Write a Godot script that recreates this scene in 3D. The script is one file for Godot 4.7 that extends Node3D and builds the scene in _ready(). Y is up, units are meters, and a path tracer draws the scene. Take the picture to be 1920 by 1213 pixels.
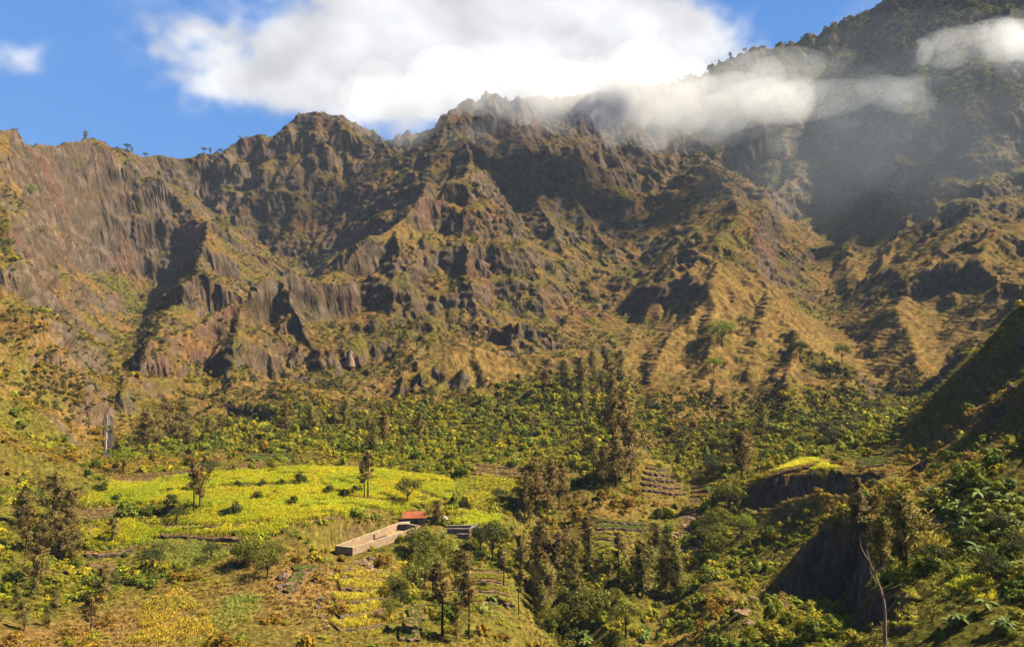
extends Node3D

# ---------------------------------------------------------------- measures
const F := 1280.0                 # lens length in pixels of a 1920 wide picture
const X0 := -1120.0               # world grid of the land: x from X0, depth (-z) from D0
const D0 := 20.0
const C := 3.0                    # cell of the land grid
const NX := 748
const ND := 448

var rng := RandomNumberGenerator.new()
var H := PackedFloat32Array()     # land heights on the grid, one row per depth
var FINE := PackedFloat32Array()  # the same at half the cell
var FX := 0
var FD := 0
var n1 := FastNoiseLite.new()
var n2 := FastNoiseLite.new()
var n3 := FastNoiseLite.new()
var n4 := FastNoiseLite.new()
var t_start := 0

func lap(what: String) -> void:
	print(what, " ", Time.get_ticks_msec() - t_start)

func P(px: float, py: float, d: float) -> Vector3:
	return Vector3((px - 960.0) / F * d, (606.5 - py) / F * d, -d)

func _ready() -> void:
	t_start = Time.get_ticks_msec()
	rng.seed = 7
	make_noise()
	make_camera_and_light()
	make_land()
	make_terrain_mesh()
	wood = vertex_material()
	stone_m = vertex_material()
	leaves = leaf_material()
	big_leaf = leaf_material(Color(1, 1, 1), 0.8)
	field_bush = leaf_material(Color(0.40, 0.48, 0.42))
	for k in 4:
		bush_big.append(bush_mesh(420, 0.13, 9, 1.0, Color(0.165, 0.160, 0.020)))
	bush_small.append(bush_mesh(60, 0.3, 4, 0.9, Color(0.085, 0.080, 0.022)))
	bush_small.append(bush_mesh(150, 0.2, 6, 0.9, Color(0.195, 0.185, 0.020)))
	bush_small.append(bush_mesh(170, 0.15, 9, 0.55, Color(0.195, 0.185, 0.020)))
	bush_small.append(bush_mesh(110, 0.26, 4, 1.5, Color(0.195, 0.185, 0.020)))
	bush_small.append(bush_mesh(120, 0.16, 12, 0.8, Color(0.195, 0.185, 0.020)))
	make_tank()
	make_terraces()
	make_rocks()
	make_fields()
	make_trees()
	make_bushes()
	make_bananas()
	make_growth()
	make_clouds()
	lap("done")

func make_camera_and_light() -> void:
	var cam := Camera3D.new()
	cam.name = "camera"
	cam.fov = rad_to_deg(2.0 * atan(606.5 / F))
	cam.near = 0.5
	cam.far = 6000.0
	add_child(cam)
	var sky := PanoramaSkyMaterial.new()
	sky.panorama = make_sky()
	var s := Sky.new()
	s.sky_material = sky
	var e := Environment.new()
	e.background_mode = Environment.BG_SKY
	e.sky = s
	e.tonemap_mode = Environment.TONE_MAPPER_LINEAR
	e.tonemap_exposure = 5.0
	e.sdfgi_enabled = true
	e.ssao_enabled = true
	e.ssil_enabled = true
	e.volumetric_fog_enabled = true
	e.volumetric_fog_density = 0.0
	e.fog_enabled = true
	e.fog_density = 0.00004
	e.fog_light_color = Color(0.72, 0.80, 0.92)
	var w := WorldEnvironment.new()
	w.name = "world"
	w.environment = e
	add_child(w)
	var sun := DirectionalLight3D.new()
	sun.name = "sun"
	sun.light_color = Color(1.0, 0.93, 0.80)
	sun.light_energy = 1.6
	sun.light_angular_distance = 0.5
	sun.shadow_enabled = true
	var to_sun := Vector3(0.76, 0.88, -0.04).normalized()
	sun.basis = Basis.looking_at(-to_sun, Vector3.UP)
	add_child(sun)

const LOBES := [   # where the cloud bank hangs: (pixel x, pixel y, depth), half width, half height, thickness
	[Vector3(330, 80, 960), 130.0, 65.0, 0.45], [Vector3(430, 165, 960), 130.0, 45.0, 0.75], [Vector3(560, 110, 960), 150.0, 75.0, 0.85], [Vector3(700, 90, 960), 150.0, 110.0, 1.05],
	[Vector3(850, 60, 960), 170.0, 100.0, 1.2], [Vector3(800, 170, 960), 80.0, 60.0, 0.8], [Vector3(990, 90, 955), 170.0, 95.0, 1.35], [Vector3(1130, 100, 950), 150.0, 110.0, 1.4], [Vector3(1280, 60, 945), 120.0, 70.0, 1.1],
	[Vector3(720, 190, 960), 110.0, 50.0, 0.8], [Vector3(560, 175, 960), 120.0, 45.0, 0.6], [Vector3(1100, 190, 930), 140.0, 48.0, 0.7], [Vector3(1330, 195, 880), 130.0, 62.0, 1.0], [Vector3(1440, 190, 870), 95.0, 50.0, 0.8], [Vector3(1250, 235, 890), 90.0, 32.0, 0.45], [Vector3(620, -60, 960), 600.0, 60.0, 0.6],
]

func cloud_field(lobes: Array, px: float, py: float) -> Vector2:   # thickness, depth
	var f := 0.0
	var dd := 0.0
	for l in lobes:
		var ex: float = (px - l[0].x) / l[1]
		var ey: float = (py - l[0].y) / l[2]
		var g: float = l[3] * exp(-1.1 * (ex * ex + ey * ey))
		f += g
		dd += g * l[0].z
	return Vector2(f, dd / maxf(f, 0.0001))

func make_sky() -> ImageTexture:
	var w := 2048
	var h := 1024
	var im := Image.create_empty(w, h, false, Image.FORMAT_RGBF)
	for j in h:
		var up := (0.5 - (j + 0.5) / h) * PI
		var y := sin(up)
		var t := pow(1.0 - maxf(y, 0.0), 3.0)
		var c := Color(0.0095, 0.043, 0.134).lerp(Color(0.038, 0.093, 0.180), t)
		c = c.lerp(Color(0.105, 0.14, 0.20), pow(1.0 - maxf(y, 0.0), 14.0) * 0.6)
		if y < -0.02:
			im.fill_rect(Rect2i(0, j, w, 1), Color(0.10, 0.09, 0.07))
			continue
		for i in w:
			var a := (i + 0.5) / w * TAU
			var dir := Vector3(sin(a) * cos(up), y, -cos(a) * cos(up))
			var wisp := 0.5 + 0.9 * n1.get_noise_3d(dir.x * 2.2 + 8.0, dir.y * 5.0, dir.z * 2.2)
			var fine := n1.get_noise_3d(dir.x * 9.0, dir.y * 15.0, dir.z * 9.0)
			var f := smoothstep(0.72, 1.25, wisp + 0.35 * fine) * 0.5
			if dir.z < -0.3:
				var px := 960.0 + F * dir.x / -dir.z
				var py := 606.5 - F * dir.y / -dir.z
				if px > -300.0 and px < 2200.0 and py > -400.0 and py < 500.0:
					var g := cloud_field(LOBES, px, py).x + 0.55 * exp(-pow((px - 30.0) / 90.0, 2.0) - pow((py - 110.0) / 42.0, 2.0))
					var fray := 0.6 * n1.get_noise_3d(dir.x * 7.0, dir.y * 11.0, dir.z * 7.0) + 0.5 * n1.get_noise_3d(dir.x * 26.0 + 5.0, dir.y * 34.0, dir.z * 26.0)
					f = maxf(f * 0.35, smoothstep(0.10, 1.05, g + 0.80 * fray * minf(1.0, g * 2.5)))
			var lit := 0.125 + 0.075 * clampf(0.5 + 1.1 * n1.get_noise_3d(dir.x * 6.0, dir.y * 9.0 + 4.0, dir.z * 6.0), 0.0, 1.0)
			im.set_pixel(i, j, c.lerp(Color(lit, lit * 1.01, lit * 1.04), f))
	lap("sky")
	return ImageTexture.create_from_image(im)

func make_noise() -> void:
	n1.seed = 11
	n1.noise_type = FastNoiseLite.TYPE_SIMPLEX_SMOOTH
	n1.frequency = 1.0
	n1.fractal_type = FastNoiseLite.FRACTAL_FBM
	n1.fractal_octaves = 4
	n2.seed = 23
	n2.noise_type = FastNoiseLite.TYPE_SIMPLEX
	n2.frequency = 1.0
	n2.fractal_type = FastNoiseLite.FRACTAL_RIDGED
	n2.fractal_octaves = 4
	n4.seed = 41
	n4.noise_type = FastNoiseLite.TYPE_CELLULAR
	n4.frequency = 1.0
	n4.cellular_return_type = FastNoiseLite.RETURN_DISTANCE2_SUB
	n4.fractal_type = FastNoiseLite.FRACTAL_FBM
	n4.fractal_octaves = 2
	n3.seed = 5
	n3.noise_type = FastNoiseLite.TYPE_SIMPLEX_SMOOTH
	n3.frequency = 1.0
	n3.fractal_type = FastNoiseLite.FRACTAL_NONE

# ---------------------------------------------------------------- the land
const FLOOR := [
	Vector3(140, 945, 200), Vector3(400, 1005, 175), Vector3(640, 975, 185), Vector3(300, 900, 232), Vector3(600, 885, 240), Vector3(200, 1000, 182),
	Vector3(480, 940, 205), Vector3(600, 830, 300), Vector3(700, 780, 360), Vector3(600, 760, 390), Vector3(900, 820, 320), Vector3(1000, 760, 380),
	Vector3(1100, 720, 430), Vector3(900, 765, 385), Vector3(1100, 830, 310), Vector3(420, 860, 268), Vector3(250, 870, 262), Vector3(210, 850, 300),
	Vector3(330, 790, 350), Vector3(450, 780, 370), Vector3(540, 725, 450), Vector3(700, 690, 520), Vector3(1180, 690, 480),
	Vector3(1000, 660, 520), Vector3(1120, 640, 560), Vector3(850, 640, 540),
	Vector3(720, 1035, 182), Vector3(800, 980, 205), Vector3(560, 1090, 152), Vector3(550, 1200, 124), Vector3(700, 1200, 132), Vector3(700, 1110, 152),
	Vector3(640, 1055, 170), Vector3(880, 1160, 150), Vector3(980, 1210, 140), Vector3(900, 1000, 205), Vector3(960, 960, 225), Vector3(960, 900, 250), Vector3(780, 900, 240),
	Vector3(1050, 1160, 172), Vector3(1100, 1210, 160), Vector3(1000, 1080, 198), Vector3(1080, 940, 240), Vector3(1160, 985, 228), Vector3(1130, 1040, 205), Vector3(1100, 890, 262), Vector3(1180, 860, 282),
	Vector3(1200, 930, 255), Vector3(1290, 880, 292), Vector3(1290, 960, 248), Vector3(1280, 1040, 218), Vector3(1240, 1120, 190), Vector3(1220, 1210, 165), Vector3(1330, 1100, 185),
	Vector3(1450, 1060, 184), Vector3(1420, 1130, 170), Vector3(1380, 1190, 150),
	Vector3(100, 1150, 138), Vector3(0, 1000, 165), Vector3(60, 900, 205), Vector3(200, 1060, 170), Vector3(300, 1150, 138), Vector3(420, 1110, 148), Vector3(0, 1190, 118), Vector3(130, 960, 196),
	Vector3(380, 1200, 124), Vector3(-300, 1100, 110), Vector3(-350, 900, 150),
	Vector3(1400, 800, 340), Vector3(1480, 830, 290), Vector3(1560, 790, 320), Vector3(1650, 770, 350), Vector3(1700, 740, 390), Vector3(1500, 870, 232), Vector3(1420, 905, 230), Vector3(1560, 880, 215), Vector3(1650, 860, 225), Vector3(1700, 800, 290),
	Vector3(1850, 900, 135), Vector3(1920, 930, 118), Vector3(1760, 930, 140), Vector3(1850, 1010, 108), Vector3(1720, 1080, 100), Vector3(1700, 1170, 86), Vector3(1900, 1190, 72), Vector3(1640, 1200, 90), Vector3(2100, 1000, 90), Vector3(1500, 1190, 124), Vector3(1480, 1095, 152), Vector3(1440, 1150, 150), Vector3(1430, 1215, 132),
	Vector3(1640, 1010, 140), Vector3(1700, 960, 150), Vector3(2200, 1250, 55), Vector3(900, 1500, 80), Vector3(300, 1450, 75), Vector3(1500, 1500, 75),
	Vector3(262, 590, 780), Vector3(220, 700, 430), Vector3(208, 765, 345), Vector3(320, 580, 810), Vector3(560, 510, 930), Vector3(670, 440, 930), Vector3(1240, 600, 660), Vector3(1290, 425, 850), Vector3(1320, 440, 790), Vector3(1200, 420, 960), Vector3(1560, 620, 600), Vector3(1548, 450, 850), Vector3(1740, 620, 520), Vector3(-200, 400, 900), Vector3(2200, 400, 700), Vector3(1000, 300, 1300), Vector3(100, 300, 1300), Vector3(1900, 100, 1300), Vector3(-600, 500, 1000), Vector3(2500, 700, 300), Vector3(-500, 800, 400),
]

# crest points as (pixel x, pixel y, depth), then [slope near the crest, reach of it, slope below] for the left and right of the direction of travel
func ridges() -> Array:
	return [
		# the mountain on the left and its shoulder towards the viewer
		[[Vector3(-420, 640, 190), Vector3(-350, 480, 290), Vector3(-200, 300, 460), Vector3(-40, 225, 630), Vector3(60, 238, 730), Vector3(150, 258, 840), Vector3(172, 258, 865), Vector3(230, 284, 950)], [0.9, 60, 0.8], [0.75, 90, 0.62], 0.9],
		[[Vector3(-40, 330, 520), Vector3(60, 430, 455), Vector3(120, 560, 390), Vector3(155, 690, 345), Vector3(172, 800, 312)], [2.2, 40, 1.2], [0.55, 60, 0.6], 0.4],
		# the rim of the amphitheatre
		[[Vector3(230, 284, 950), Vector3(290, 293, 1010), Vector3(370, 290, 1040), Vector3(450, 268, 1060), Vector3(520, 240, 1070), Vector3(560, 212, 1075), Vector3(600, 212, 1075), Vector3(640, 214, 1075), Vector3(700, 242, 1085), Vector3(716, 268, 1100)], [1.0, 80, 1.0], [2.3, 95, 0.85], 0.8],
		[[Vector3(420, 320, 1035), Vector3(412, 410, 945), Vector3(398, 485, 870), Vector3(352, 575, 790)], [1.2, 40, 1.2], [1.5, 40, 1.0], 0.5],
		[[Vector3(590, 212, 1075), Vector3(598, 290, 1035), Vector3(610, 360, 985), Vector3(640, 425, 930)], [1.9, 60, 1.1], [1.8, 60, 1.0], 0.6],
		[[Vector3(700, 242, 1085), Vector3(735, 285, 1000), Vector3(770, 320, 920), Vector3(795, 348, 830)], [1.4, 60, 1.1], [1.3, 60, 1.0], 0.6],
		[[Vector3(716, 268, 1300), Vector3(765, 243, 1300), Vector3(800, 250, 1290)], [1.4, 60, 1.1], [1.3, 60, 1.0], 0.3],
		# the high peak and the skyline that climbs to the right
		[[Vector3(822, 270, 1015), Vector3(834, 222, 1025), Vector3(850, 196, 1035), Vector3(885, 188, 1045), Vector3(920, 174, 1055), Vector3(965, 182, 1070), Vector3(1100, 175, 1130), Vector3(1280, 150, 1190), Vector3(1400, 92, 1190)], [1.0, 80, 1.0], [1.8, 170, 1.1], 1.0],
		[[Vector3(1400, 92, 1190), Vector3(1520, 65, 1170), Vector3(1650, 8, 1140), Vector3(1800, -130, 1100), Vector3(2000, -260, 1060), Vector3(2300, -300, 900)], [1.0, 80, 1.0], [2.2, 240, 1.2], 1.0],
		[[Vector3(836, 215, 1025), Vector3(870, 262, 930), Vector3(885, 300, 850), Vector3(872, 325, 790)], [2.2, 50, 1.0], [1.2, 50, 0.9], 0.7],
		# the middle ridge that falls from the knob to the left
		[[Vector3(872, 325, 790), Vector3(835, 348, 765), Vector3(800, 372, 740), Vector3(745, 410, 690), Vector3(680, 460, 650), Vector3(605, 520, 600), Vector3(520, 524, 565), Vector3(440, 560, 520), Vector3(330, 622, 465), Vector3(285, 690, 420), Vector3(262, 740, 385), Vector3(250, 800, 350)], [1.5, 60, 0.9], [1.2, 70, 0.9], 1.0],
		[[Vector3(740, 412, 690), Vector3(748, 470, 640), Vector3(735, 540, 600), Vector3(745, 600, 570), Vector3(740, 640, 548)], [1.4, 40, 1.2], [1.8, 30, 1.2], 0.6],
		[[Vector3(520, 526, 565), Vector3(560, 590, 525), Vector3(600, 640, 505)], [1.2, 30, 1.0], [1.6, 30, 1.2], 0.6],
		[[Vector3(450, 560, 520), Vector3(440, 640, 465), Vector3(430, 730, 410)], [1.2, 30, 1.0], [1.3, 30, 1.2], 0.6],
		[[Vector3(872, 325, 790), Vector3(870, 420, 705), Vector3(878, 500, 640), Vector3(892, 575, 590), Vector3(900, 640, 558)], [1.3, 40, 1.1], [1.1, 50, 1.0], 0.8],
		[[Vector3(872, 325, 790), Vector3(945, 400, 735), Vector3(990, 480, 690), Vector3(1015, 560, 640), Vector3(1035, 620, 598)], [1.2, 50, 1.0], [1.1, 50, 1.0], 0.8],
		[[Vector3(965, 185, 1070), Vector3(1010, 252, 1000), Vector3(1075, 335, 925), Vector3(1105, 420, 850), Vector3(1160, 485, 780), Vector3(1205, 555, 710), Vector3(1225, 600, 665)], [1.2, 60, 0.9], [1.3, 60, 0.9], 0.9],
		[[Vector3(1030, 290, 960), Vector3(1010, 370, 860), Vector3(1060, 470, 760), Vector3(1100, 540, 690), Vector3(1140, 600, 630)], [1.1, 50, 0.9], [1.1, 50, 0.9], 0.8],
		[[Vector3(1130, 175, 1140), Vector3(1200, 280, 1060), Vector3(1260, 360, 980), Vector3(1300, 420, 900)], [1.2, 60, 0.9], [1.3, 60, 0.9], 0.9],
		[[Vector3(575, 630, 522), Vector3(640, 600, 535), Vector3(700, 588, 542), Vector3(770, 592, 546), Vector3(850, 612, 552)], [0.5, 30, 0.8], [3.0, 20, 1.2], 0.0],
		# hummocks at the foot of the cliffs
		[[Vector3(730, 775, 405), Vector3(790, 700, 450), Vector3(890, 652, 474), Vector3(960, 662, 480), Vector3(1050, 668, 490), Vector3(1130, 650, 510), Vector3(1200, 640, 530)], [0.8, 40, 0.8], [1.0, 14, 0.6], 0.5],
		[[Vector3(890, 652, 474), Vector3(910, 700, 445), Vector3(905, 760, 405)], [1.0, 20, 0.8], [1.0, 20, 0.8], 0.3],
		[[Vector3(985, 690, 462), Vector3(990, 740, 420)], [1.0, 20, 0.8], [1.0, 20, 0.8], 0.3],
		# the grassy pyramid
		[[Vector3(1330, 300, 960), Vector3(1372, 365, 820), Vector3(1390, 402, 735), Vector3(1352, 440, 680), Vector3(1342, 520, 600), Vector3(1336, 600, 525), Vector3(1328, 680, 455), Vector3(1308, 760, 392), Vector3(1275, 845, 335)], [0.6, 90, 0.8], [0.62, 90, 0.8], 0.4],
		[[Vector3(1390, 402, 735), Vector3(1450, 470, 650), Vector3(1530, 570, 545), Vector3(1600, 660, 455), Vector3(1650, 745, 385)], [1.0, 60, 0.9], [0.5, 90, 0.7], 0.4],
		[[Vector3(1352, 435, 690), Vector3(1265, 530, 605), Vector3(1212, 640, 505), Vector3(1182, 735, 425)], [0.5, 90, 0.7], [1.15, 60, 1.0], 0.4],
		[[Vector3(1450, 470, 650), Vector3(1440, 560, 560), Vector3(1420, 660, 470), Vector3(1400, 770, 380)], [0.6, 60, 0.7], [0.6, 60, 0.7], 0.4],
		[[Vector3(1530, 570, 545), Vector3(1490, 650, 450), Vector3(1478, 708, 385), Vector3(1490, 790, 325)], [1.0, 30, 0.9], [1.0, 30, 0.9], 0.6],
		[[Vector3(1610, 675, 430), Vector3(1580, 740, 370), Vector3(1590, 790, 330)], [1.0, 30, 0.9], [1.0, 30, 0.9], 0.5],
		# the ridge behind the pyramid
		[[Vector3(1395, 392, 800), Vector3(1450, 350, 860), Vector3(1530, 288, 935), Vector3(1500, 210, 1040), Vector3(1470, 130, 1150)], [1.2, 60, 0.9], [1.2, 60, 0.9], 0.9],
		[[Vector3(1530, 288, 935), Vector3(1520, 390, 820), Vector3(1528, 480, 720), Vector3(1538, 560, 640), Vector3(1548, 625, 580)], [1.1, 40, 1.0], [1.5, 60, 1.2], 0.6],
		# the mountain on the right
		[[Vector3(1770, -60, 1090), Vector3(1700, 130, 1030), Vector3(1645, 235, 975), Vector3(1690, 335, 885), Vector3(1645, 430, 800), Vector3(1590, 540, 690)], [1.3, 60, 1.0], [1.5, 60, 0.9], 0.7],
		[[Vector3(1940, -150, 1060), Vector3(1870, 110, 985), Vector3(1795, 250, 900), Vector3(1735, 345, 815), Vector3(1690, 430, 735), Vector3(1620, 545, 630), Vector3(1590, 620, 570)], [1.2, 60, 1.0], [1.4, 60, 0.9], 0.7],
		[[Vector3(2150, 60, 920), Vector3(1960, 240, 830), Vector3(1860, 335, 740), Vector3(1780, 450, 625), Vector3(1690, 560, 510), Vector3(1650, 640, 450), Vector3(1690, 735, 388)], [0.7, 60, 0.8], [0.55, 70, 0.7], 0.6],
		[[Vector3(2250, 200, 780), Vector3(1980, 370, 660), Vector3(1868, 436, 590), Vector3(1790, 540, 500), Vector3(1745, 650, 430)], [0.7, 60, 0.8], [0.6, 60, 0.7], 0.6],
		[[Vector3(2200, 420, 480), Vector3(1990, 500, 470), Vector3(1850, 580, 430), Vector3(1800, 640, 400)], [0.9, 60, 0.9], [0.85, 60, 0.8], 0.8],
		# the near shoulder on the right
		[[Vector3(2150, 430, 200), Vector3(2000, 500, 215), Vector3(1915, 556, 225), Vector3(1868, 612, 235), Vector3(1845, 690, 245), Vector3(1780, 770, 262)], [1.6, 14, 1.0], [1.6, 16, 0.9], 0.5],
		[[Vector3(2120, 580, 130), Vector3(1930, 690, 168), Vector3(1830, 755, 200), Vector3(1738, 818, 240)], [1.5, 15, 0.75], [0.8, 20, 1.0], 0.3],
		# the headland over the gorge
		[[Vector3(1740, 866, 196), Vector3(1660, 880, 172), Vector3(1600, 892, 163), Vector3(1545, 916, 161), Vector3(1490, 950, 166)], [0.35, 14, 0.3], [1.8, 14, 1.4], 0.0],
		[[Vector3(1380, 930, 219), Vector3(1440, 922, 208), Vector3(1500, 918, 200), Vector3(1575, 904, 191)], [0.25, 20, 0.5], [5.0, 16, 1.6], 0.0],
		# the knoll that carries the tank and its stony point
		[[Vector3(800, 985, 203), Vector3(690, 1056, 176), Vector3(600, 1082, 160), Vector3(530, 1105, 148)], [0.5, 10, 0.8], [0.7, 10, 0.7], 0.1],
		# the spur with the casuarinas over the green gorge
		[[Vector3(1190, 830, 290), Vector3(1200, 890, 268), Vector3(1160, 930, 254)], [0.6, 15, 0.9], [0.8, 15, 0.9], 0.1],
		[[Vector3(1190, 1030, 208), Vector3(1240, 1090, 190), Vector3(1230, 1150, 176)], [1.0, 8, 1.6], [1.0, 8, 1.6], 0.1],
		[[Vector3(1290, 1045, 206), Vector3(1330, 1075, 190)], [0.8, 8, 1.4], [0.8, 8, 1.4], 0.1],
	]

# streams cut into the land: (pixel x, pixel y, depth), slope of the banks
const STREAMS := [
	[Vector3(262, 590, 780), Vector3(240, 640, 560), Vector3(214, 730, 375), Vector3(207, 764, 324), Vector3(206, 856, 310), Vector3(205, 872, 288)],
	[Vector3(1552, 330, 960), Vector3(1548, 450, 830), Vector3(1556, 600, 630), Vector3(1600, 690, 500), Vector3(1680, 760, 395), Vector3(1690, 790, 330)],
	[Vector3(1215, 640, 580), Vector3(1190, 690, 500), Vector3(1210, 800, 360), Vector3(1290, 885, 290), Vector3(1290, 965, 248), Vector3(1285, 1050, 215), Vector3(1235, 1130, 186), Vector3(1215, 1220, 162)],
	[Vector3(1560, 985, 180), Vector3(1500, 1030, 182), Vector3(1445, 1075, 182), Vector3(1410, 1140, 168), Vector3(1370, 1215, 148)],
	[Vector3(1740, 620, 520), Vector3(1755, 690, 430), Vector3(1715, 750, 375)],
	[Vector3(1060, 1000, 236), Vector3(1040, 1080, 210), Vector3(1060, 1170, 184), Vector3(1095, 1270, 160), Vector3(1120, 1350, 140)],
]
const BANK := [1.15, 0.75, 0.8, 1.8, 0.7, 1.0]

func solve_floor(nodes: PackedVector3Array) -> PackedFloat64Array:
	var n := nodes.size()
	var m := []
	for i in n:
		var row := PackedFloat64Array()
		row.resize(n + 2)
		for j in n:
			row[j] = Vector2(nodes[i].x - nodes[j].x, nodes[i].z - nodes[j].z).length()
		row[n] = 1.0
		row[n + 1] = nodes[i].y
		m.append(row)
	var last := PackedFloat64Array()
	last.resize(n + 2)
	for j in n:
		last[j] = 1.0
	m.append(last)
	n += 1
	for k in n:
		var best := k
		for i in range(k, n):
			if absf(m[i][k]) > absf(m[best][k]):
				best = i
		var swap: PackedFloat64Array = m[k]
		m[k] = m[best]
		m[best] = swap
		var pk: PackedFloat64Array = m[k]
		for i in range(k + 1, n):
			var r: PackedFloat64Array = m[i]
			var f := r[k] / pk[k]
			if f != 0.0:
				for j in range(k, n + 1):
					r[j] -= f * pk[j]
				m[i] = r
	var w := PackedFloat64Array()
	w.resize(n)
	for k in range(n - 1, -1, -1):
		var r: PackedFloat64Array = m[k]
		var v := r[n]
		for j in range(k + 1, n):
			v -= r[j] * w[j]
		w[k] = v / r[k]
	return w

func make_land() -> void:
	make_green()
	# 1. valley floor through the measured points, on a coarse grid
	var nodes := PackedVector3Array()
	for p: Vector3 in FLOOR:
		nodes.append(P(p.x, p.y, p.z))
	var w := solve_floor(nodes)
	var q := 4
	var cx := NX / q + 1
	var cd := ND / q + 1
	var coarse := PackedFloat32Array()
	coarse.resize(cx * cd)
	var n := nodes.size()
	for j in cd:
		var z := -(D0 + (j + 0.5) * q * C - C * 0.5)
		for i in cx:
			var x := X0 + (i + 0.5) * q * C - C * 0.5
			var v := w[n]
			for k in n:
				var p := nodes[k]
				var dx := x - p.x
				var dz := z - p.z
				v += w[k] * sqrt(dx * dx + dz * dz)
			coarse[j * cx + i] = v
	var im := Image.create_from_data(cx, cd, false, Image.FORMAT_RF, coarse.to_byte_array())
	im.resize(cx * q, cd * q, Image.INTERPOLATE_CUBIC)
	im.crop(NX, ND)
	H = im.get_data().to_float32_array()
	lap("floor")
	# 2. the ridges, as tents over it
	var all := ridges()
	var lines := []
	for r in all:
		var pts := PackedVector3Array()
		for p: Vector3 in r[0]:
			pts.append(P(p.x, p.y, p.z))
		lines.append(pts)
		tent(pts, r[1], r[2], 3.0)
	lap("ridges")
	# 3. side spurs that run down from the crests, and smaller ones from those
	for k in all.size():
		spurs(lines[k], all[k][3])
	lap("spurs")
	for k in STREAMS.size():
		var pts := PackedVector3Array()
		for p: Vector3 in STREAMS[k]:
			pts.append(P(p.x, p.y, p.z))
		carve(pts, BANK[k], 120.0)
	# 4. rough ground
	for j in ND:
		var d := D0 + j * C
		var far := smoothstep(240.0, 420.0, d)
		for i in NX:
			var x := X0 + i * C
			var k := j * NX + i
			var h := H[k]
			if far > 0.0:
				h += far * (4.5 * (n2.get_noise_2d(x * 0.008 + 3.0, d * 0.008) - 0.1) + 4.0 * n1.get_noise_2d(x * 0.02, d * 0.02))
			h += 0.8 * n1.get_noise_2d(x * 0.05 + 9.0, d * 0.05)
			H[k] = h
	lap("rough")
	benches()
	erode()
	lap("erode")
	for pass_ in 2:      # the near land without the steps of the grid
		var soft := H.duplicate()
		for j in range(1, 100):
			for i in range(200, NX - 200):
				var k := j * NX + i
				soft[k] = 0.36 * H[k] + 0.12 * (H[k - 1] + H[k + 1] + H[k - NX] + H[k + NX]) + 0.04 * (H[k - NX - 1] + H[k - NX + 1] + H[k + NX - 1] + H[k + NX + 1])
		H = soft
	FX = NX * 2
	FD = ND * 2
	var big := Image.create_from_data(NX, ND, false, Image.FORMAT_RF, H.to_byte_array())
	big.resize(FX, FD, Image.INTERPOLATE_CUBIC)
	FINE = big.get_data().to_float32_array()
	# the sheer sides of the gorge
	cut([Vector3(1478, 955, 166), Vector3(1555, 922, 158), Vector3(1640, 908, 150), Vector3(1668, 1000, 128), Vector3(1668, 1110, 110)], -1.0, 30.0)
	cut([Vector3(1385, 932, 219), Vector3(1440, 924, 208), Vector3(1500, 918, 201), Vector3(1575, 906, 190)], 1.0, 20.0)
	for t in 9:       # level ground under the tank and the house
		var f := t / 8.0
		pad(P(645, 1024, 178.7).lerp(P(769, 982, 198.5), f), 3.4, 2.3)
	pad(P(778, 985, 203.0), 5.0, 1.0)

func benches() -> void:
	# hard beds stand up as cliffs with gentler ledges between
	for j in range(75, ND):
		var d := D0 + j * C
		var far := smoothstep(300.0, 440.0, d)
		for i in NX:
			var x := X0 + i * C
			var k := j * NX + i
			var a := n1.get_noise_2d(x * 0.004 + 31.0, d * 0.004)
			var s := far * clampf(0.55 + 1.6 * n1.get_noise_2d(x * 0.0055 - 12.0, d * 0.0055), 0.0, 0.8)
			if x > 40.0 and d < 900.0 and x < 0.62 * d: s *= 0.35       # the grassy pyramid keeps its even slopes
			s *= clampf(1.0 + 1.1 * green[k], 0.15, 1.0)
			var band := 42.0 + 22.0 * a
			H[k] -= s * band / TAU * sin(TAU * (H[k] + 30.0 * a + 6.0 * n3.get_noise_2d(x * 0.03, d * 0.03)) / band)

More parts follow.
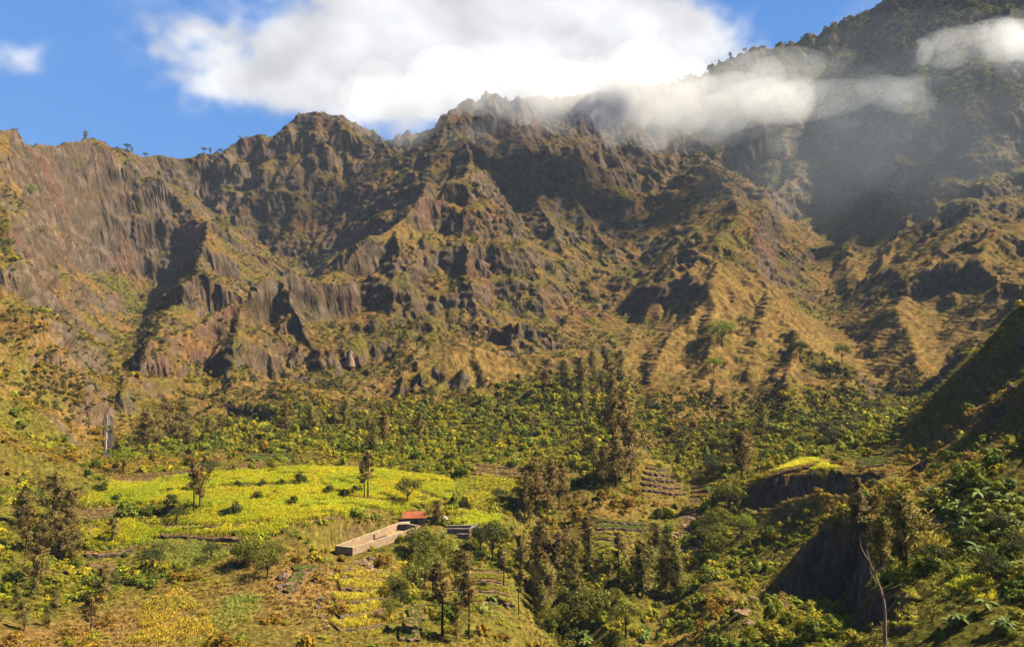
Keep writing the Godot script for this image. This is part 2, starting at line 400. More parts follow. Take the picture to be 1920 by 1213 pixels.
func tent(pts: PackedVector3Array, left: Array, right: Array, soft: float) -> void:
	var ls: float = left[0]; var lr: float = left[1]; var lt: float = left[2]
	var rs: float = right[0]; var rr: float = right[1]; var rt: float = right[2]
	for s in pts.size() - 1:
		var a := pts[s]
		var b := pts[s + 1]
		var top := maxf(a.y, b.y)
		var reach := (top + 70.0) / minf(minf(ls, lt), minf(rs, rt)) + 10.0
		reach = minf(reach, 420.0)
		var i0 := clampi(int((minf(a.x, b.x) - reach - X0) / C), 0, NX - 1)
		var i1 := clampi(int((maxf(a.x, b.x) + reach - X0) / C), 0, NX - 1)
		var j0 := clampi(int((minf(-a.z, -b.z) - reach - D0) / C), 0, ND - 1)
		var j1 := clampi(int((maxf(-a.z, -b.z) + reach - D0) / C), 0, ND - 1)
		var ax := a.x; var ad := -a.z; var ay := a.y
		var ex := b.x - a.x; var ed := -b.z + a.z; var ey := b.y - a.y
		var ee := ex * ex + ed * ed
		var first := s == 0
		var lst := s == pts.size() - 2
		for j in range(j0, j1 + 1):
			var d := D0 + j * C - ad
			var row := j * NX
			for i in range(i0, i1 + 1):
				var x := X0 + i * C - ax
				var t := (x * ex + d * ed) / ee
				if t < 0.0:
					if t < -0.6 and not first: continue
					t = 0.0
				elif t > 1.0:
					if t > 1.6 and not lst: continue
					t = 1.0
				var gx := x - t * ex
				var gd := d - t * ed
				var r := sqrt(gx * gx + gd * gd)
				var h := ay + t * ey
				if ex * d - ed * x > 0.0:      # left of the way a -> b (depth grows away from the viewer)
					h -= ls * r if r < lr else ls * lr + lt * (r - lr)
				else:
					h -= rs * r if r < rr else rs * rr + rt * (r - rr)
				var o := H[row + i]
				var u := h - o
				if u > soft:
					H[row + i] = h
				elif u > -soft:
					H[row + i] = o + (u + soft) * (u + soft) / (4.0 * soft)

func carve(pts: PackedVector3Array, bank: float, reach: float) -> void:
	for s in pts.size() - 1:
		var a := pts[s]
		var b := pts[s + 1]
		var i0 := clampi(int((minf(a.x, b.x) - reach - X0) / C), 0, NX - 1)
		var i1 := clampi(int((maxf(a.x, b.x) + reach - X0) / C), 0, NX - 1)
		var j0 := clampi(int((minf(-a.z, -b.z) - reach - D0) / C), 0, ND - 1)
		var j1 := clampi(int((maxf(-a.z, -b.z) + reach - D0) / C), 0, ND - 1)
		var ex := b.x - a.x; var ed := -b.z + a.z; var ey := b.y - a.y
		var ee := ex * ex + ed * ed
		for j in range(j0, j1 + 1):
			var d := D0 + j * C + a.z
			for i in range(i0, i1 + 1):
				var x := X0 + i * C - a.x
				var t := clampf((x * ex + d * ed) / ee, 0.0, 1.0)
				var gx := x - t * ex
				var gd := d - t * ed
				var r := sqrt(gx * gx + gd * gd + 9.0) - 3.0
				var h := a.y + t * ey + bank * r + maxf(0.0, r - 45.0) * 1.0
				var k := j * NX + i
				if h < H[k]:
					H[k] = h

func land(x: float, d: float) -> float:   # before FINE is there
	var fx := clampf((x - X0) / C, 0.0, NX - 1.001)
	var fd := clampf((d - D0) / C, 0.0, ND - 1.001)
	var i := int(fx)
	var j := int(fd)
	fx -= i
	fd -= j
	var k := j * NX + i
	return lerpf(lerpf(H[k], H[k + 1], fx), lerpf(H[k + NX], H[k + NX + 1], fx), fd)

func spurs(pts: PackedVector3Array, strength: float) -> void:
	if strength < 0.25:
		return
	for s in pts.size() - 1:
		var a := pts[s]
		var b := pts[s + 1]
		var along := Vector2(b.x - a.x, -b.z + a.z)
		var span := along.length()
		var count := maxi(1, int(round(span / 46.0)))
		var dir := along.normalized()
		for c in count:
			for side: float in [-1.0, 1.0]:
				var t := (c + 0.5 + rng.randf_range(-0.4, 0.4)) / count
				var at := Vector2(lerpf(a.x, b.x, t), lerpf(-a.z, -b.z, t))
				var down := 1.0 if b.y < a.y else -1.0
				var go := (dir.rotated(side * PI / 2) + dir * down * rng.randf_range(0.1, 0.7)).normalized()
				var top := lerpf(a.y, b.y, t)
				spur(at, go, rng.randf_range(60.0, 170.0) * (0.5 + 0.5 * strength), rng.randf_range(4.0, 9.5) * strength, top, 0)

func spur(at: Vector2, go: Vector2, reach: float, bulge: float, top: float, level: int) -> void:
	var steps := 4 if level == 0 else 3
	var pts := PackedVector3Array()
	var p := at
	var g := go
	for k in steps + 1:
		var f := float(k) / steps
		var base := land(p.x, p.y)
		if k > 0 and base < -52.0:
			break
		pts.append(Vector3(p.x, base + bulge * sin(PI * minf(1.0, f * 0.9 + 0.05)) - (1.0 - f) * 1.0, -p.y))
		# turn towards the steepest way down
		var e := 12.0
		var fall := Vector2(land(p.x - e, p.y) - land(p.x + e, p.y), land(p.x, p.y - e) - land(p.x, p.y + e))
		if fall.length() > 0.5:
			g = (g + fall.normalized() * 0.45).normalized()
		g = g.rotated(rng.randf_range(-0.25, 0.25))
		p += g * reach / steps
	if pts.size() < 3:
		return
	local_tent(pts, rng.randf_range(0.95, 1.5), bulge * 2.6 + 14.0)
	if level == 0:
		for k in range(1, pts.size() - 1):
			for side: float in [-1.0, 1.0]:
				if rng.randf() < 0.8:
					var v := pts[k].lerp(pts[k + 1], rng.randf())
					var d2 := Vector2(pts[k + 1].x - pts[k].x, -pts[k + 1].z + pts[k].z).normalized()
					spur(Vector2(v.x, -v.z), (d2.rotated(side * PI / 2) + d2 * rng.randf_range(0.3, 0.9)).normalized(), rng.randf_range(28.0, 60.0), rng.randf_range(0.35, 0.6) * bulge, v.y, 1)

func local_tent(pts: PackedVector3Array, slope: float, reach: float) -> void:
	for s in pts.size() - 1:
		var a := pts[s]
		var b := pts[s + 1]
		var i0 := clampi(int((minf(a.x, b.x) - reach - X0) / C), 0, NX - 1)
		var i1 := clampi(int((maxf(a.x, b.x) + reach - X0) / C), 0, NX - 1)
		var j0 := clampi(int((minf(-a.z, -b.z) - reach - D0) / C), 0, ND - 1)
		var j1 := clampi(int((maxf(-a.z, -b.z) + reach - D0) / C), 0, ND - 1)
		var ax := a.x; var ad := -a.z
		var ex := b.x - a.x; var ed := -b.z + a.z; var ey := b.y - a.y
		var ee := maxf(ex * ex + ed * ed, 0.01)
		for j in range(j0, j1 + 1):
			var d := D0 + j * C - ad
			var row := j * NX
			for i in range(i0, i1 + 1):
				var x := X0 + i * C - ax
				var t := clampf((x * ex + d * ed) / ee, 0.0, 1.0)
				var gx := x - t * ex
				var gd := d - t * ed
				var r := sqrt(gx * gx + gd * gd)
				var h := a.y + t * ey - slope * r
				var o := H[row + i]
				var u := h - o
				if u > 1.5:
					H[row + i] = h
				elif u > -1.5:
					H[row + i] = o + (u + 1.5) * (u + 1.5) / 6.0

func erode() -> void:
	# rain drops that run down the slopes, cut gullies and drop what they carry
	var drops := 90000
	for n in drops:
		var x := rng.randf_range(2.0, NX - 3.0)
		var y := rng.randf_range(75.0, ND - 3.0)
		if absf(X0 + x * C) > (D0 + y * C) * 0.95:
			continue
		var vx := 0.0
		var vy := 0.0
		var speed := 1.0
		var water := 1.0
		var load_ := 0.0
		for step in 34:
			var i := int(x)
			var j := int(y)
			var u := x - i
			var v := y - j
			var k := j * NX + i
			var h00 := H[k]; var h10 := H[k + 1]; var h01 := H[k + NX]; var h11 := H[k + NX + 1]
			var gx := (h10 - h00) * (1.0 - v) + (h11 - h01) * v
			var gy := (h01 - h00) * (1.0 - u) + (h11 - h10) * u
			vx = vx * 0.25 - gx * 0.75
			vy = vy * 0.25 - gy * 0.75
			var l := sqrt(vx * vx + vy * vy)
			if l < 0.0001: break
			vx /= l
			vy /= l
			var x2 := x + vx
			var y2 := y + vy
			if x2 < 2.0 or x2 > NX - 3.0 or y2 < 60.0 or y2 > ND - 3.0: break
			var i2 := int(x2)
			var j2 := int(y2)
			var u2 := x2 - i2
			var v2 := y2 - j2
			var k2 := j2 * NX + i2
			var old := h00 * (1.0 - u) * (1.0 - v) + h10 * u * (1.0 - v) + h01 * (1.0 - u) * v + h11 * u * v
			var new_ := H[k2] * (1.0 - u2) * (1.0 - v2) + H[k2 + 1] * u2 * (1.0 - v2) + H[k2 + NX] * (1.0 - u2) * v2 + H[k2 + NX + 1] * u2 * v2
			var dh := new_ - old
			var cap := maxf(-dh, 0.02) * speed * water * 0.55
			if dh > 0.0 or load_ > cap:
				var put := minf(dh, load_) if dh > 0.0 else (load_ - cap) * 0.3
				load_ -= put
				H[k] += put * (1.0 - u) * (1.0 - v); H[k + 1] += put * u * (1.0 - v); H[k + NX] += put * (1.0 - u) * v; H[k + NX + 1] += put * u * v
			else:
				var take := minf((cap - load_) * 0.35, -dh * 0.7) * clampf(1.5 + dh / 2.4, 0.12, 1.0)
				load_ += take
				H[k] -= take * (1.0 - u) * (1.0 - v); H[k + 1] -= take * u * (1.0 - v); H[k + NX] -= take * (1.0 - u) * v; H[k + NX + 1] -= take * u * v
			speed = sqrt(clampf(speed * speed - dh * 0.4, 0.1, 9.0))
			water *= 0.97
			x = x2
			y = y2

func cut(line: Array, side: float, wide: float) -> void:
	var pts := PackedVector2Array()
	for p: Vector3 in line:
		var w := P(p.x, p.y, p.z)
		pts.append(Vector2(w.x, -w.z))
	for j in range(int((95.0 - D0) / C * 2.0), int((240.0 - D0) / C * 2.0)):
		var d := D0 + (j - 0.5) * C * 0.5
		var level := lerpf(-49.0, -67.0, clampf((d - 105.0) / 65.0, 0.0, 1.0))
		for i in range(int((20.0 - X0) / C * 2.0), int((110.0 - X0) / C * 2.0)):
			var at := Vector2(X0 + (i - 0.5) * C * 0.5, d)
			at += Vector2(n1.get_noise_2d(at.x * 0.12, at.y * 0.12), n1.get_noise_2d(at.y * 0.12, at.x * 0.12 + 7.0)) * 3.0
			var best := 999.0
			var sign_ := 0.0
			for s in pts.size() - 1:
				var q := Geometry2D.get_closest_point_to_segment(at, pts[s], pts[s + 1])
				var r := q.distance_to(at)
				if r < best:
					best = r
					sign_ = signf((pts[s + 1] - pts[s]).cross(at - pts[s]))
			if sign_ != side or best > wide: continue
			var k := j * FX + i
			FINE[k] = minf(FINE[k], level + maxf(0.0, 5.0 - best) * 6.0 + maxf(0.0, best - wide * 0.6) * 2.5)

func pad(c: Vector3, r: float, below: float) -> void:
	var level := P(661, 1026, 178).y - below
	for j in range(int((-c.z - r * 2.8 - D0) / C * 2.0), int((-c.z + r * 2.8 - D0) / C * 2.0) + 2):
		for i in range(int((c.x - r * 2.8 - X0) / C * 2.0), int((c.x + r * 2.8 - X0) / C * 2.0) + 2):
			var q := Vector2(X0 + (i - 0.5) * C * 0.5 - c.x, D0 + (j - 0.5) * C * 0.5 + c.z).length()
			var w := 1.0 - smoothstep(r * 0.75, r * 2.6, q)
			var k := j * FX + i
			if FINE[k] > level: FINE[k] = lerpf(FINE[k], level, w)

func ground(x: float, d: float) -> float:
	var fx := clampf((x - X0) / C * 2.0 + 0.5, 0.0, FX - 1.001)
	var fd := clampf((d - D0) / C * 2.0 + 0.5, 0.0, FD - 1.001)
	var i := int(fx)
	var j := int(fd)
	fx -= i
	fd -= j
	var k := j * FX + i
	return lerpf(lerpf(FINE[k], FINE[k + 1], fx), lerpf(FINE[k + FX], FINE[k + FX + 1], fx), fd)

# ---------------------------------------------------------------- the land as a mesh
# patches of growth: pixel x, pixel y, depth, radius in metres, strength
const GREEN := [
	[700, 810, 325, 55, 1.0], [900, 800, 335, 65, 1.0], [1050, 770, 370, 55, 1.0], [850, 870, 268, 45, 1.0], [1000, 850, 295, 50, 0.9], [560, 800, 335, 40, 0.8], [450, 815, 320, 40, 0.8], [350, 830, 305, 35, 0.8],
	[1450, 830, 290, 45, 1.0], [1530, 800, 310, 40, 0.9], [1650, 775, 340, 45, 0.9], [1720, 725, 395, 30, 0.7], [1600, 845, 250, 35, 0.8], [1080, 700, 440, 40, 0.5], [780, 1090, 155, 18, 0.9], [900, 1000, 205, 30, 0.9],
	[1850, 1040, 100, 45, 1.0], [1700, 1150, 88, 30, 0.8], [1100, 1120, 180, 30, 0.8], [1020, 1060, 200, 30, 0.7], [60, 1100, 150, 30, 0.8], [20, 1000, 165, 30, 0.6], [450, 920, 210, 55, 0.9], [230, 950, 200, 35, 0.9], [235, 585, 760, 35, 1.0],
	[1340, 650, 500, 12, 0.9], [1850, 810, 165, 14, 0.6], [1900, 780, 150, 12, 0.6], [1390, 1090, 190, 18, 0.9], [1300, 1090, 195, 20, 0.8], [1470, 1000, 190, 12, 0.7], [1350, 1000, 225, 25, 0.8], [1250, 900, 280, 25, 0.6], [1560, 680, 430, 30, 0.7], [1920, 560, 226, 18, 1.2], [1780, 770, 262, 25, 0.6], [740, 690, 500, 14, 0.6], [10, 700, 260, 30, 0.5],
]
const GOLD := [[1345, 540, 580, 60, 0.9], [1440, 600, 520, 65, 0.9], [1270, 640, 490, 45, 0.9], [1500, 700, 420, 40, 0.7], [1690, 640, 470, 60, 0.9], [1760, 520, 560, 60, 0.8], [1640, 470, 700, 45, 0.7], [1480, 380, 820, 40, 0.7], [740, 425, 690, 28, 0.8], [60, 330, 600, 60, 0.6], [890, 670, 470, 36, 0.8], [1010, 700, 460, 30, 0.7], [300, 1150, 138, 18, 0.7], [620, 1130, 150, 14, 0.6]]
var green := PackedFloat32Array()

func make_green() -> void:
	green.resize(NX * ND)
	for n in GREEN.size() + GOLD.size():
		var g: Array = GREEN[n] if n < GREEN.size() else GOLD[n - GREEN.size()]
		var c := P(g[0], g[1], g[2])
		var r: float = g[3] * 1.7
		for j in range(clampi(int((-c.z - r - D0) / C), 0, ND - 1), clampi(int((-c.z + r - D0) / C), 0, ND - 1) + 1):
			for i in range(clampi(int((c.x - r - X0) / C), 0, NX - 1), clampi(int((c.x + r - X0) / C), 0, NX - 1) + 1):
				var dx: float = (X0 + i * C - c.x) / g[3]
				var dz: float = (D0 + j * C + c.z) / g[3]
				var k := j * NX + i
				var f: float = g[4] * exp(-(dx * dx + dz * dz))
				green[k] = maxf(green[k], f) if n < GREEN.size() else green[k] - f * clampf(1.0 - green[k], 0.0, 1.0)

func greenness(x: float, d: float) -> float:
	var i := clampi(int((x - X0) / C + 0.5), 0, NX - 1)
	var j := clampi(int((d - D0) / C + 0.5), 0, ND - 1)
	return green[j * NX + i]

func grid_normals(V: PackedVector3Array, nr: int, cols: int) -> PackedVector3Array:
	var N := PackedVector3Array()
	N.resize(nr * cols)
	for j in nr:
		var up := maxi(j - 1, 0) * cols
		var down := mini(j + 1, nr - 1) * cols
		for i in cols:
			N[j * cols + i] = (V[j * cols + mini(i + 1, cols - 1)] - V[j * cols + maxi(i - 1, 0)]).cross(V[down + i] - V[up + i]).normalized()
	return N

func make_terrain_mesh() -> void:
	var rows := PackedFloat32Array()
	var d := 26.0
	while d < 1330.0:
		rows.append(d)
		d += 0.7 if d < 150.0 else 1.0 if d < 300.0 else 1.4 if d < 1080.0 else 4.0
	var cols := 941
	var nr := rows.size()
	var V := PackedVector3Array()
	V.resize(nr * cols)
	for j in nr:
		d = rows[j]
		for i in cols:
			var x := (float(i) / (cols - 1) * 2.0 - 1.0) * (0.82 * d + 34.0)      # reaches well past the frame on both sides
			V[j * cols + i] = Vector3(x, ground(x, d), -d)
	lap("verts")
	var N := grid_normals(V, nr, cols)
	lap("normals")
	# relief finer than the grid, and the colour of the ground
	var K := PackedColorArray()
	K.resize(nr * cols)
	var straw := Color(0.135, 0.084, 0.028)
	var russet := Color(0.140, 0.076, 0.030)
	var olive := Color(0.085, 0.074, 0.016)
	var leafy := Color(0.085, 0.080, 0.014)
	var forest := Color(0.022, 0.032, 0.012)
	var basalt := Color(0.066, 0.052, 0.043)
	var pale := Color(0.150, 0.110, 0.080)
	var reddish := Color(0.130, 0.062, 0.045)
	for k in nr * cols:
		var p := V[k]
		var n := N[k]
		d = -p.z
		var a := n1.get_noise_2d(p.x * 0.011 + 40.0, p.z * 0.011)
		var b := n1.get_noise_3d(p.x * 0.045, p.y * 0.045, p.z * 0.045)
		var g := greenness(p.x, d)
		var near := 1.0 - smoothstep(200.0, 300.0, d)
		var gold := clampf(-g, 0.0, 1.0)
		g = maxf(g, 0.0)
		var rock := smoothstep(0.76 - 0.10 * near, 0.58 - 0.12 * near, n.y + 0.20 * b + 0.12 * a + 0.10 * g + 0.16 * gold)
		var big := clampf(d / 420.0, 0.3, 1.3)
		var rough := n2.get_noise_3d(p.x * 0.022 / big, p.y * 0.019 / big, p.z * 0.022 / big)
		var push := rock * (3.4 * (rough - 0.25) + 1.1 * b) * big
		push += rock * 1.3 * big * (n2.get_noise_3d(p.x * 0.085 / big, p.y * 0.07 / big, p.z * 0.085 / big) - 0.3)
		push += rock * 2.2 * big * (n4.get_noise_3d(p.x * 0.05 / big, p.y * 0.036 / big, p.z * 0.05 / big) + 0.55)
		push += (1.0 - rock) * 0.8 * big * b
		# beds of lava show as ledges, the grass as little steps along the contour
		var bed := p.y / 8.5 + 0.8 * a
		push += rock * big * (1.5 * (absf(fposmod(bed, 1.0) - 0.5) * 2.0 - 0.5) + 0.7 * (fposmod(p.y / 3.1 + 1.1 * b + 0.5 * a, 1.0) - 0.5))
		if d > 200.0:
			push += (1.0 - rock) * 0.28 * big * sin(TAU * (p.y / (2.2 * big) + 1.4 * b + a))
		V[k] = p + n * push * smoothstep(60.0, 110.0, d)
		var c := straw.lerp(russet, clampf(0.15 + 1.3 * a, 0.0, 0.8))
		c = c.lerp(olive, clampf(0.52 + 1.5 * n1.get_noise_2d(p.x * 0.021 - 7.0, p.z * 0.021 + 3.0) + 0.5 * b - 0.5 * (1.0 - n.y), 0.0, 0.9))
		c = c.lerp(Color(0.185, 0.119, 0.038), gold * clampf(0.7 + 0.6 * b, 0.0, 1.0))
		c = c.lerp(leafy, clampf(g * 1.3 + 0.5 * b - 0.1, 0.0, 0.95))
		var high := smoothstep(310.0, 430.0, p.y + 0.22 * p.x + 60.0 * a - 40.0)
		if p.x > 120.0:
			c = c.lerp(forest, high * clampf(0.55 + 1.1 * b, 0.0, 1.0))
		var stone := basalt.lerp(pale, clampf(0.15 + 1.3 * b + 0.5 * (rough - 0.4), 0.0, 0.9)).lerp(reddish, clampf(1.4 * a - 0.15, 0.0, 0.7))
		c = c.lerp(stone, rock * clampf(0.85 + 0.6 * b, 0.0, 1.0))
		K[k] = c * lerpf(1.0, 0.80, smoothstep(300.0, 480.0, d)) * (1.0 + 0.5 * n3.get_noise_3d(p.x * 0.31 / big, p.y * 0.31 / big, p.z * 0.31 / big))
	lap("relief")
	N = grid_normals(V, nr, cols)
	lap("normals again")
	var m := StandardMaterial3D.new()
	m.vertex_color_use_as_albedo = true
	m.roughness = 1.0
	m.metallic_specular = 0.1
	m.albedo_texture = mottle(31, 0.012, 0.62)
	m.uv1_triplanar = true
	m.uv1_world_triplanar = true
	m.uv1_scale = Vector3(0.043, 0.043, 0.043)
	m.heightmap_enabled = true
	m.heightmap_texture = m.albedo_texture
	m.heightmap_scale = 70.0
	# three sheets of ground, butted along rows: the near slopes, the valley, the mountains
	var cuts := [0, 0, 0, nr - 1]
	for j in nr:
		if rows[j] < 150.0: cuts[1] = j
		if rows[j] < 400.0: cuts[2] = j
	for part in 3:
		var j0: int = cuts[part]
		var j1: int = cuts[part + 1]
		var I := PackedInt32Array()
		I.resize((j1 - j0) * (cols - 1) * 6)
		var o := 0
		for j in j1 - j0:
			for i in cols - 1:
				var k := j * cols + i
				I[o] = k; I[o + 1] = k + cols; I[o + 2] = k + 1
				I[o + 3] = k + 1; I[o + 4] = k + cols; I[o + 5] = k + cols + 1
				o += 6
		var arr := []
		arr.resize(Mesh.ARRAY_MAX)
		arr[Mesh.ARRAY_VERTEX] = V.slice(j0 * cols, (j1 + 1) * cols)
		arr[Mesh.ARRAY_NORMAL] = N.slice(j0 * cols, (j1 + 1) * cols)
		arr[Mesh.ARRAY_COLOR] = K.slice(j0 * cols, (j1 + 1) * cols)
		arr[Mesh.ARRAY_INDEX] = I
		var mesh := ArrayMesh.new()
		mesh.add_surface_from_arrays(Mesh.PRIMITIVE_TRIANGLES, arr)
		var o3 := MeshInstance3D.new()
		o3.name = ["hillside", "valley", "mountains"][part]
		o3.mesh = mesh
		o3.material_override = m
		o3.set_meta("kind", "structure")
		add_child(o3)
	lap("mesh")

func mottle(seed_: int, frequency: float, low: float) -> ImageTexture:
	var f := FastNoiseLite.new()
	f.seed = seed_
	f.noise_type = FastNoiseLite.TYPE_SIMPLEX_SMOOTH
	f.frequency = frequency
	f.fractal_octaves = 6
	f.fractal_gain = 0.62
	var im := f.get_seamless_image(1024, 1024)
	im.convert(Image.FORMAT_RGB8)
	var bytes := im.get_data()
	for k in bytes.size():
		bytes[k] = int(255.0 * (low + (1.0 - low) * clampf((bytes[k] / 255.0 - 0.2) * 1.6, 0.0, 1.0)))
	return ImageTexture.create_from_image(Image.create_from_data(1024, 1024, false, Image.FORMAT_RGB8, bytes))

func make_clouds() -> void:
	# banks of mist: a great many thin ellipsoids that lie through one another, so that the rims fade
	bank([[Vector3(720, 185, 985), 90.0, 40.0, 0.5], [Vector3(775, 222, 985), 50.0, 20.0, 0.4], [Vector3(860, 150, 975), 100.0, 50.0, 0.6], [Vector3(960, 158, 965), 110.0, 48.0, 1.0], [Vector3(1090, 180, 945), 130.0, 58.0, 1.5], [Vector3(1210, 185, 925), 110.0, 66.0, 1.4], [Vector3(1330, 190, 890), 125.0, 56.0, 0.85], [Vector3(1440, 190, 872), 90.0, 44.0, 1.0], [Vector3(1250, 240, 895), 100.0, 24.0, 0.8], [Vector3(1390, 125, 895), 60.0, 36.0, 0.5]],
		230, 88.0, Vector3(1060, 170, 940), "long white bank of cloud hanging over the peaks")
	bank([[Vector3(1860, 78, 800), 90.0, 24.0, 1.2], [Vector3(1780, 104, 790), 60.0, 26.0, 0.6], [Vector3(1950, 90, 800), 80.0, 34.0, 1.1], [Vector3(1700, 175, 790), 24.0, 20.0, 0.25]], 80, 48.0, Vector3(1850, 90, 800), "small white cloud clinging to the steep slope at the top right")
	# the thin haze that hangs in the side valley under them
	var haze := thing("mist", P(1640, 280, 780), "thin pale mist in the gully below the clouds at the upper right", "mist")
	var thin := FogMaterial.new()
	thin.albedo = Color(0.84, 0.92, 1.0)
	thin.density = 0.00016
	for spot in [[1560, 260, 800, 260.0, 150.0], [1650, 330, 760, 280.0, 170.0], [1760, 230, 720, 260.0, 150.0], [1700, 150, 800, 320.0, 140.0], [1480, 330, 780, 220.0, 120.0], [1850, 300, 680, 240.0, 140.0]]:
		var f := FogVolume.new()
		f.name = "wisp"
		f.shape = RenderingServer.FOG_VOLUME_SHAPE_ELLIPSOID
		f.size = Vector3(spot[3], spot[4], spot[3] * 0.7)
		f.material = thin
		f.position = P(spot[0], spot[1], spot[2]) - haze.position
		haze.add_child(f, true)
	lap("clouds")

func bank(lobes: Array, most: int, size: float, at: Vector3, label: String) -> void:
	var c := P(at.x, at.y, at.z)
	var o := Node3D.new()
	o.name = numbered("cloud")
	o.position = c
	tag(o, label, "cloud")
	add_child(o, true)
	var total := 0.0
	for l in lobes:
		total += l[3] * l[1] * l[2]
	var mists := []
	for k in 4:
		var m := FogMaterial.new()
		m.albedo = Color(0.94, 0.965, 1.0)
		m.density = [0.0010, 0.0021, 0.0034, 0.0034][k] * 70.0 / size
		mists.append(m)
	var n := 0
	var tries := 0
	while n < most and tries < most * 12:
		tries += 1
		var pick := rng.randf() * total
		var l: Array = lobes[0]
		for q in lobes:
			pick -= q[3] * q[1] * q[2]
			l = q
			if pick <= 0.0: break
		var u := Vector2(rng.randfn(), rng.randfn()) * 0.72
		var p := P(l[0].x + u.x * l[1], l[0].y + u.y * l[2], l[0].z + rng.randfn() * 24.0)
		var w := n1.get_noise_3d(p.x * 0.009, p.y * 0.016, p.z * 0.009) + 0.6 * n1.get_noise_3d(p.x * 0.03 + 5.0, p.y * 0.045, p.z * 0.03)
		if w < rng.randf_range(-0.25, 0.35) - 0.25: continue
		var rim := u.length()
		var f := FogVolume.new()
		f.name = "wisp"
		f.shape = RenderingServer.FOG_VOLUME_SHAPE_ELLIPSOID
		var s := size * (0.35 + 1.1 * pow(rng.randf(), 1.6)) * (1.1 - 0.3 * minf(rim, 1.5))
		f.size = Vector3(s * rng.randf_range(1.1, 2.1), s * rng.randf_range(0.5, 0.9), s * 0.6)
		f.material = mists[(3 if s < 0.55 * size else 1 + rng.randi() % 2) if rim < 0.85 else (1 if s < 0.5 * size else 0)]
		f.position = p - c
		f.rotation = Vector3(rng.randf_range(-0.3, 0.3), rng.randf() * TAU, rng.randf_range(-0.45, 0.45))
		o.add_child(f, true)
		n += 1


# ---------------------------------------------------------------- terraces, walls and buildings
# one stepped wall: a stone face along a line on the ground, and the soil behind it, level back to the foot of the next wall up the slope
func terrace(line: PackedVector3Array, upper: PackedVector3Array, crop: int, most: float, label: String, group := "") -> void:
	var n := line.size() - 1
	var o := thing("terrace_wall", line[0], label, "terrace wall", group)
	var wb := Buf.new()
	var sb := Buf.new()
	var zero := line[0]
	var lip := PackedVector3Array()
	for k in n + 1:
		var p := line[k]
		var u := upper[k]
		var level := clampf(lerpf(p.y, u.y, 0.9), p.y + most * 0.5, p.y + most * 1.2)
		for q in 4:
			var w := p.lerp(u, q / 3.0)
			terraced[Vector2i(int(floor(w.x / 1.5)), int(floor(w.z / 1.5)))] = true
		lip.append(Vector3(p.x, level + 0.07 * n1.get_noise_2d(p.x * 0.6, p.z * 0.6), p.z))
	for k in n:
		var p := line[k] - zero; var q := line[k + 1] - zero
		var t0 := lip[k] - zero; var t1 := lip[k + 1] - zero
		var u0 := upper[k] - zero; var u1 := upper[k + 1] - zero
		var back := Vector3(u0.x - p.x, 0, u0.z - p.z).normalized()
		var h := t0.y - p.y
		var rows_ := maxi(2, int(h / 0.33))
		for r in rows_:
			# courses of dry stone, each stone a little in or out of the face
			var f0 := float(r) / rows_
			var f1 := float(r + 1) / rows_
			var cut := rng.randf_range(0.3, 0.7)
			for s in 2:
				var e0 := 0.0 if s == 0 else cut
				var e1 := cut if s == 0 else 1.0
				var proud := back * rng.randf_range(-0.16, 0.02)
				var dn := Vector3(0, -0.5, 0) if r == 0 else Vector3.ZERO
				var a0 := p.lerp(q, e0).lerp(t0.lerp(t1, e0), f0) + proud + dn
				var a1 := p.lerp(q, e1).lerp(t0.lerp(t1, e1), f0) + proud + dn
				var b0 := p.lerp(q, e0).lerp(t0.lerp(t1, e0), f1) + proud * 0.7 + Vector3(0, rng.randf_range(-0.05, 0.02), 0)
				var b1 := p.lerp(q, e1).lerp(t0.lerp(t1, e1), f1) + proud * 0.7 + Vector3(0, rng.randf_range(-0.05, 0.02), 0)
				wb.quad(a0, a1, b1, b0, shade(Color(0.070, 0.053, 0.041), 0.45))
				wb.quad(b0, b1, b1 - proud + back * 0.25, b0 - proud + back * 0.25, shade(Color(0.080, 0.058, 0.040), 0.4))
		sb.quad(t0 + back * 0.1, t1 + back * 0.1, Vector3(u1.x, t1.y + 0.12, u1.z), Vector3(u0.x, t0.y + 0.12, u0.z), shade(Color(0.072, 0.046, 0.022), 0.3))
		sb.quad(Vector3(u0.x, t0.y + 0.12, u0.z), Vector3(u1.x, t1.y + 0.12, u1.z), Vector3(u1.x, t1.y - 2.5, u1.z) + back * 0.4, Vector3(u0.x, t0.y - 2.5, u0.z) + back * 0.4, Color(0.11, 0.075, 0.04))
	part("stone_face", wb.mesh(), stone_m, o)
	part("soil_bed", sb.mesh(), stone_m, o)
	var where: Array[Transform3D] = []
	var tints := PackedColorArray()
	var m: Mesh = [weeds, kale, cane_low, kale, dry_cane][crop]
	var deep := Vector2(line[0].x - upper[0].x, line[0].z - upper[0].z).length()
	var count := int(line[0].distance_to(line[n]) * minf(deep, 6.0) * ([1.8, 5.0, 4.5, 3.0, 3.2][crop] as float))
	for k in count:
		var f := rng.randf() * n
		var i := mini(int(f), n - 1)
		var g := rng.randf_range(0.06, 0.95)
		if crop == 2: g = 0.12 + 0.65 * rng.randf()
		var p := lip[i].lerp(lip[i + 1], f - i)
		var u := upper[i].lerp(upper[i + 1], f - i)
		where.append(upright(Vector3(lerpf(p.x, u.x, g), p.y + 0.03, lerpf(p.z, u.z, g)) - zero, rng.randf_range(0.22, 0.42) if crop % 2 == 1 else rng.randf_range(0.35, 0.8) * (1.3 if crop == 4 else 1.0)))
		tints.append(Color(0.8, 1.0, 0.8).lerp(Color(1.1, 1.0, 0.7), rng.randf()))
	scatter("crop" if crop > 0 else "weeds", m, big_leaf, where, tints, "", "", o)

var weeds: Mesh
var dry_cane: Mesh
var kale: Mesh
var cane_low: Mesh

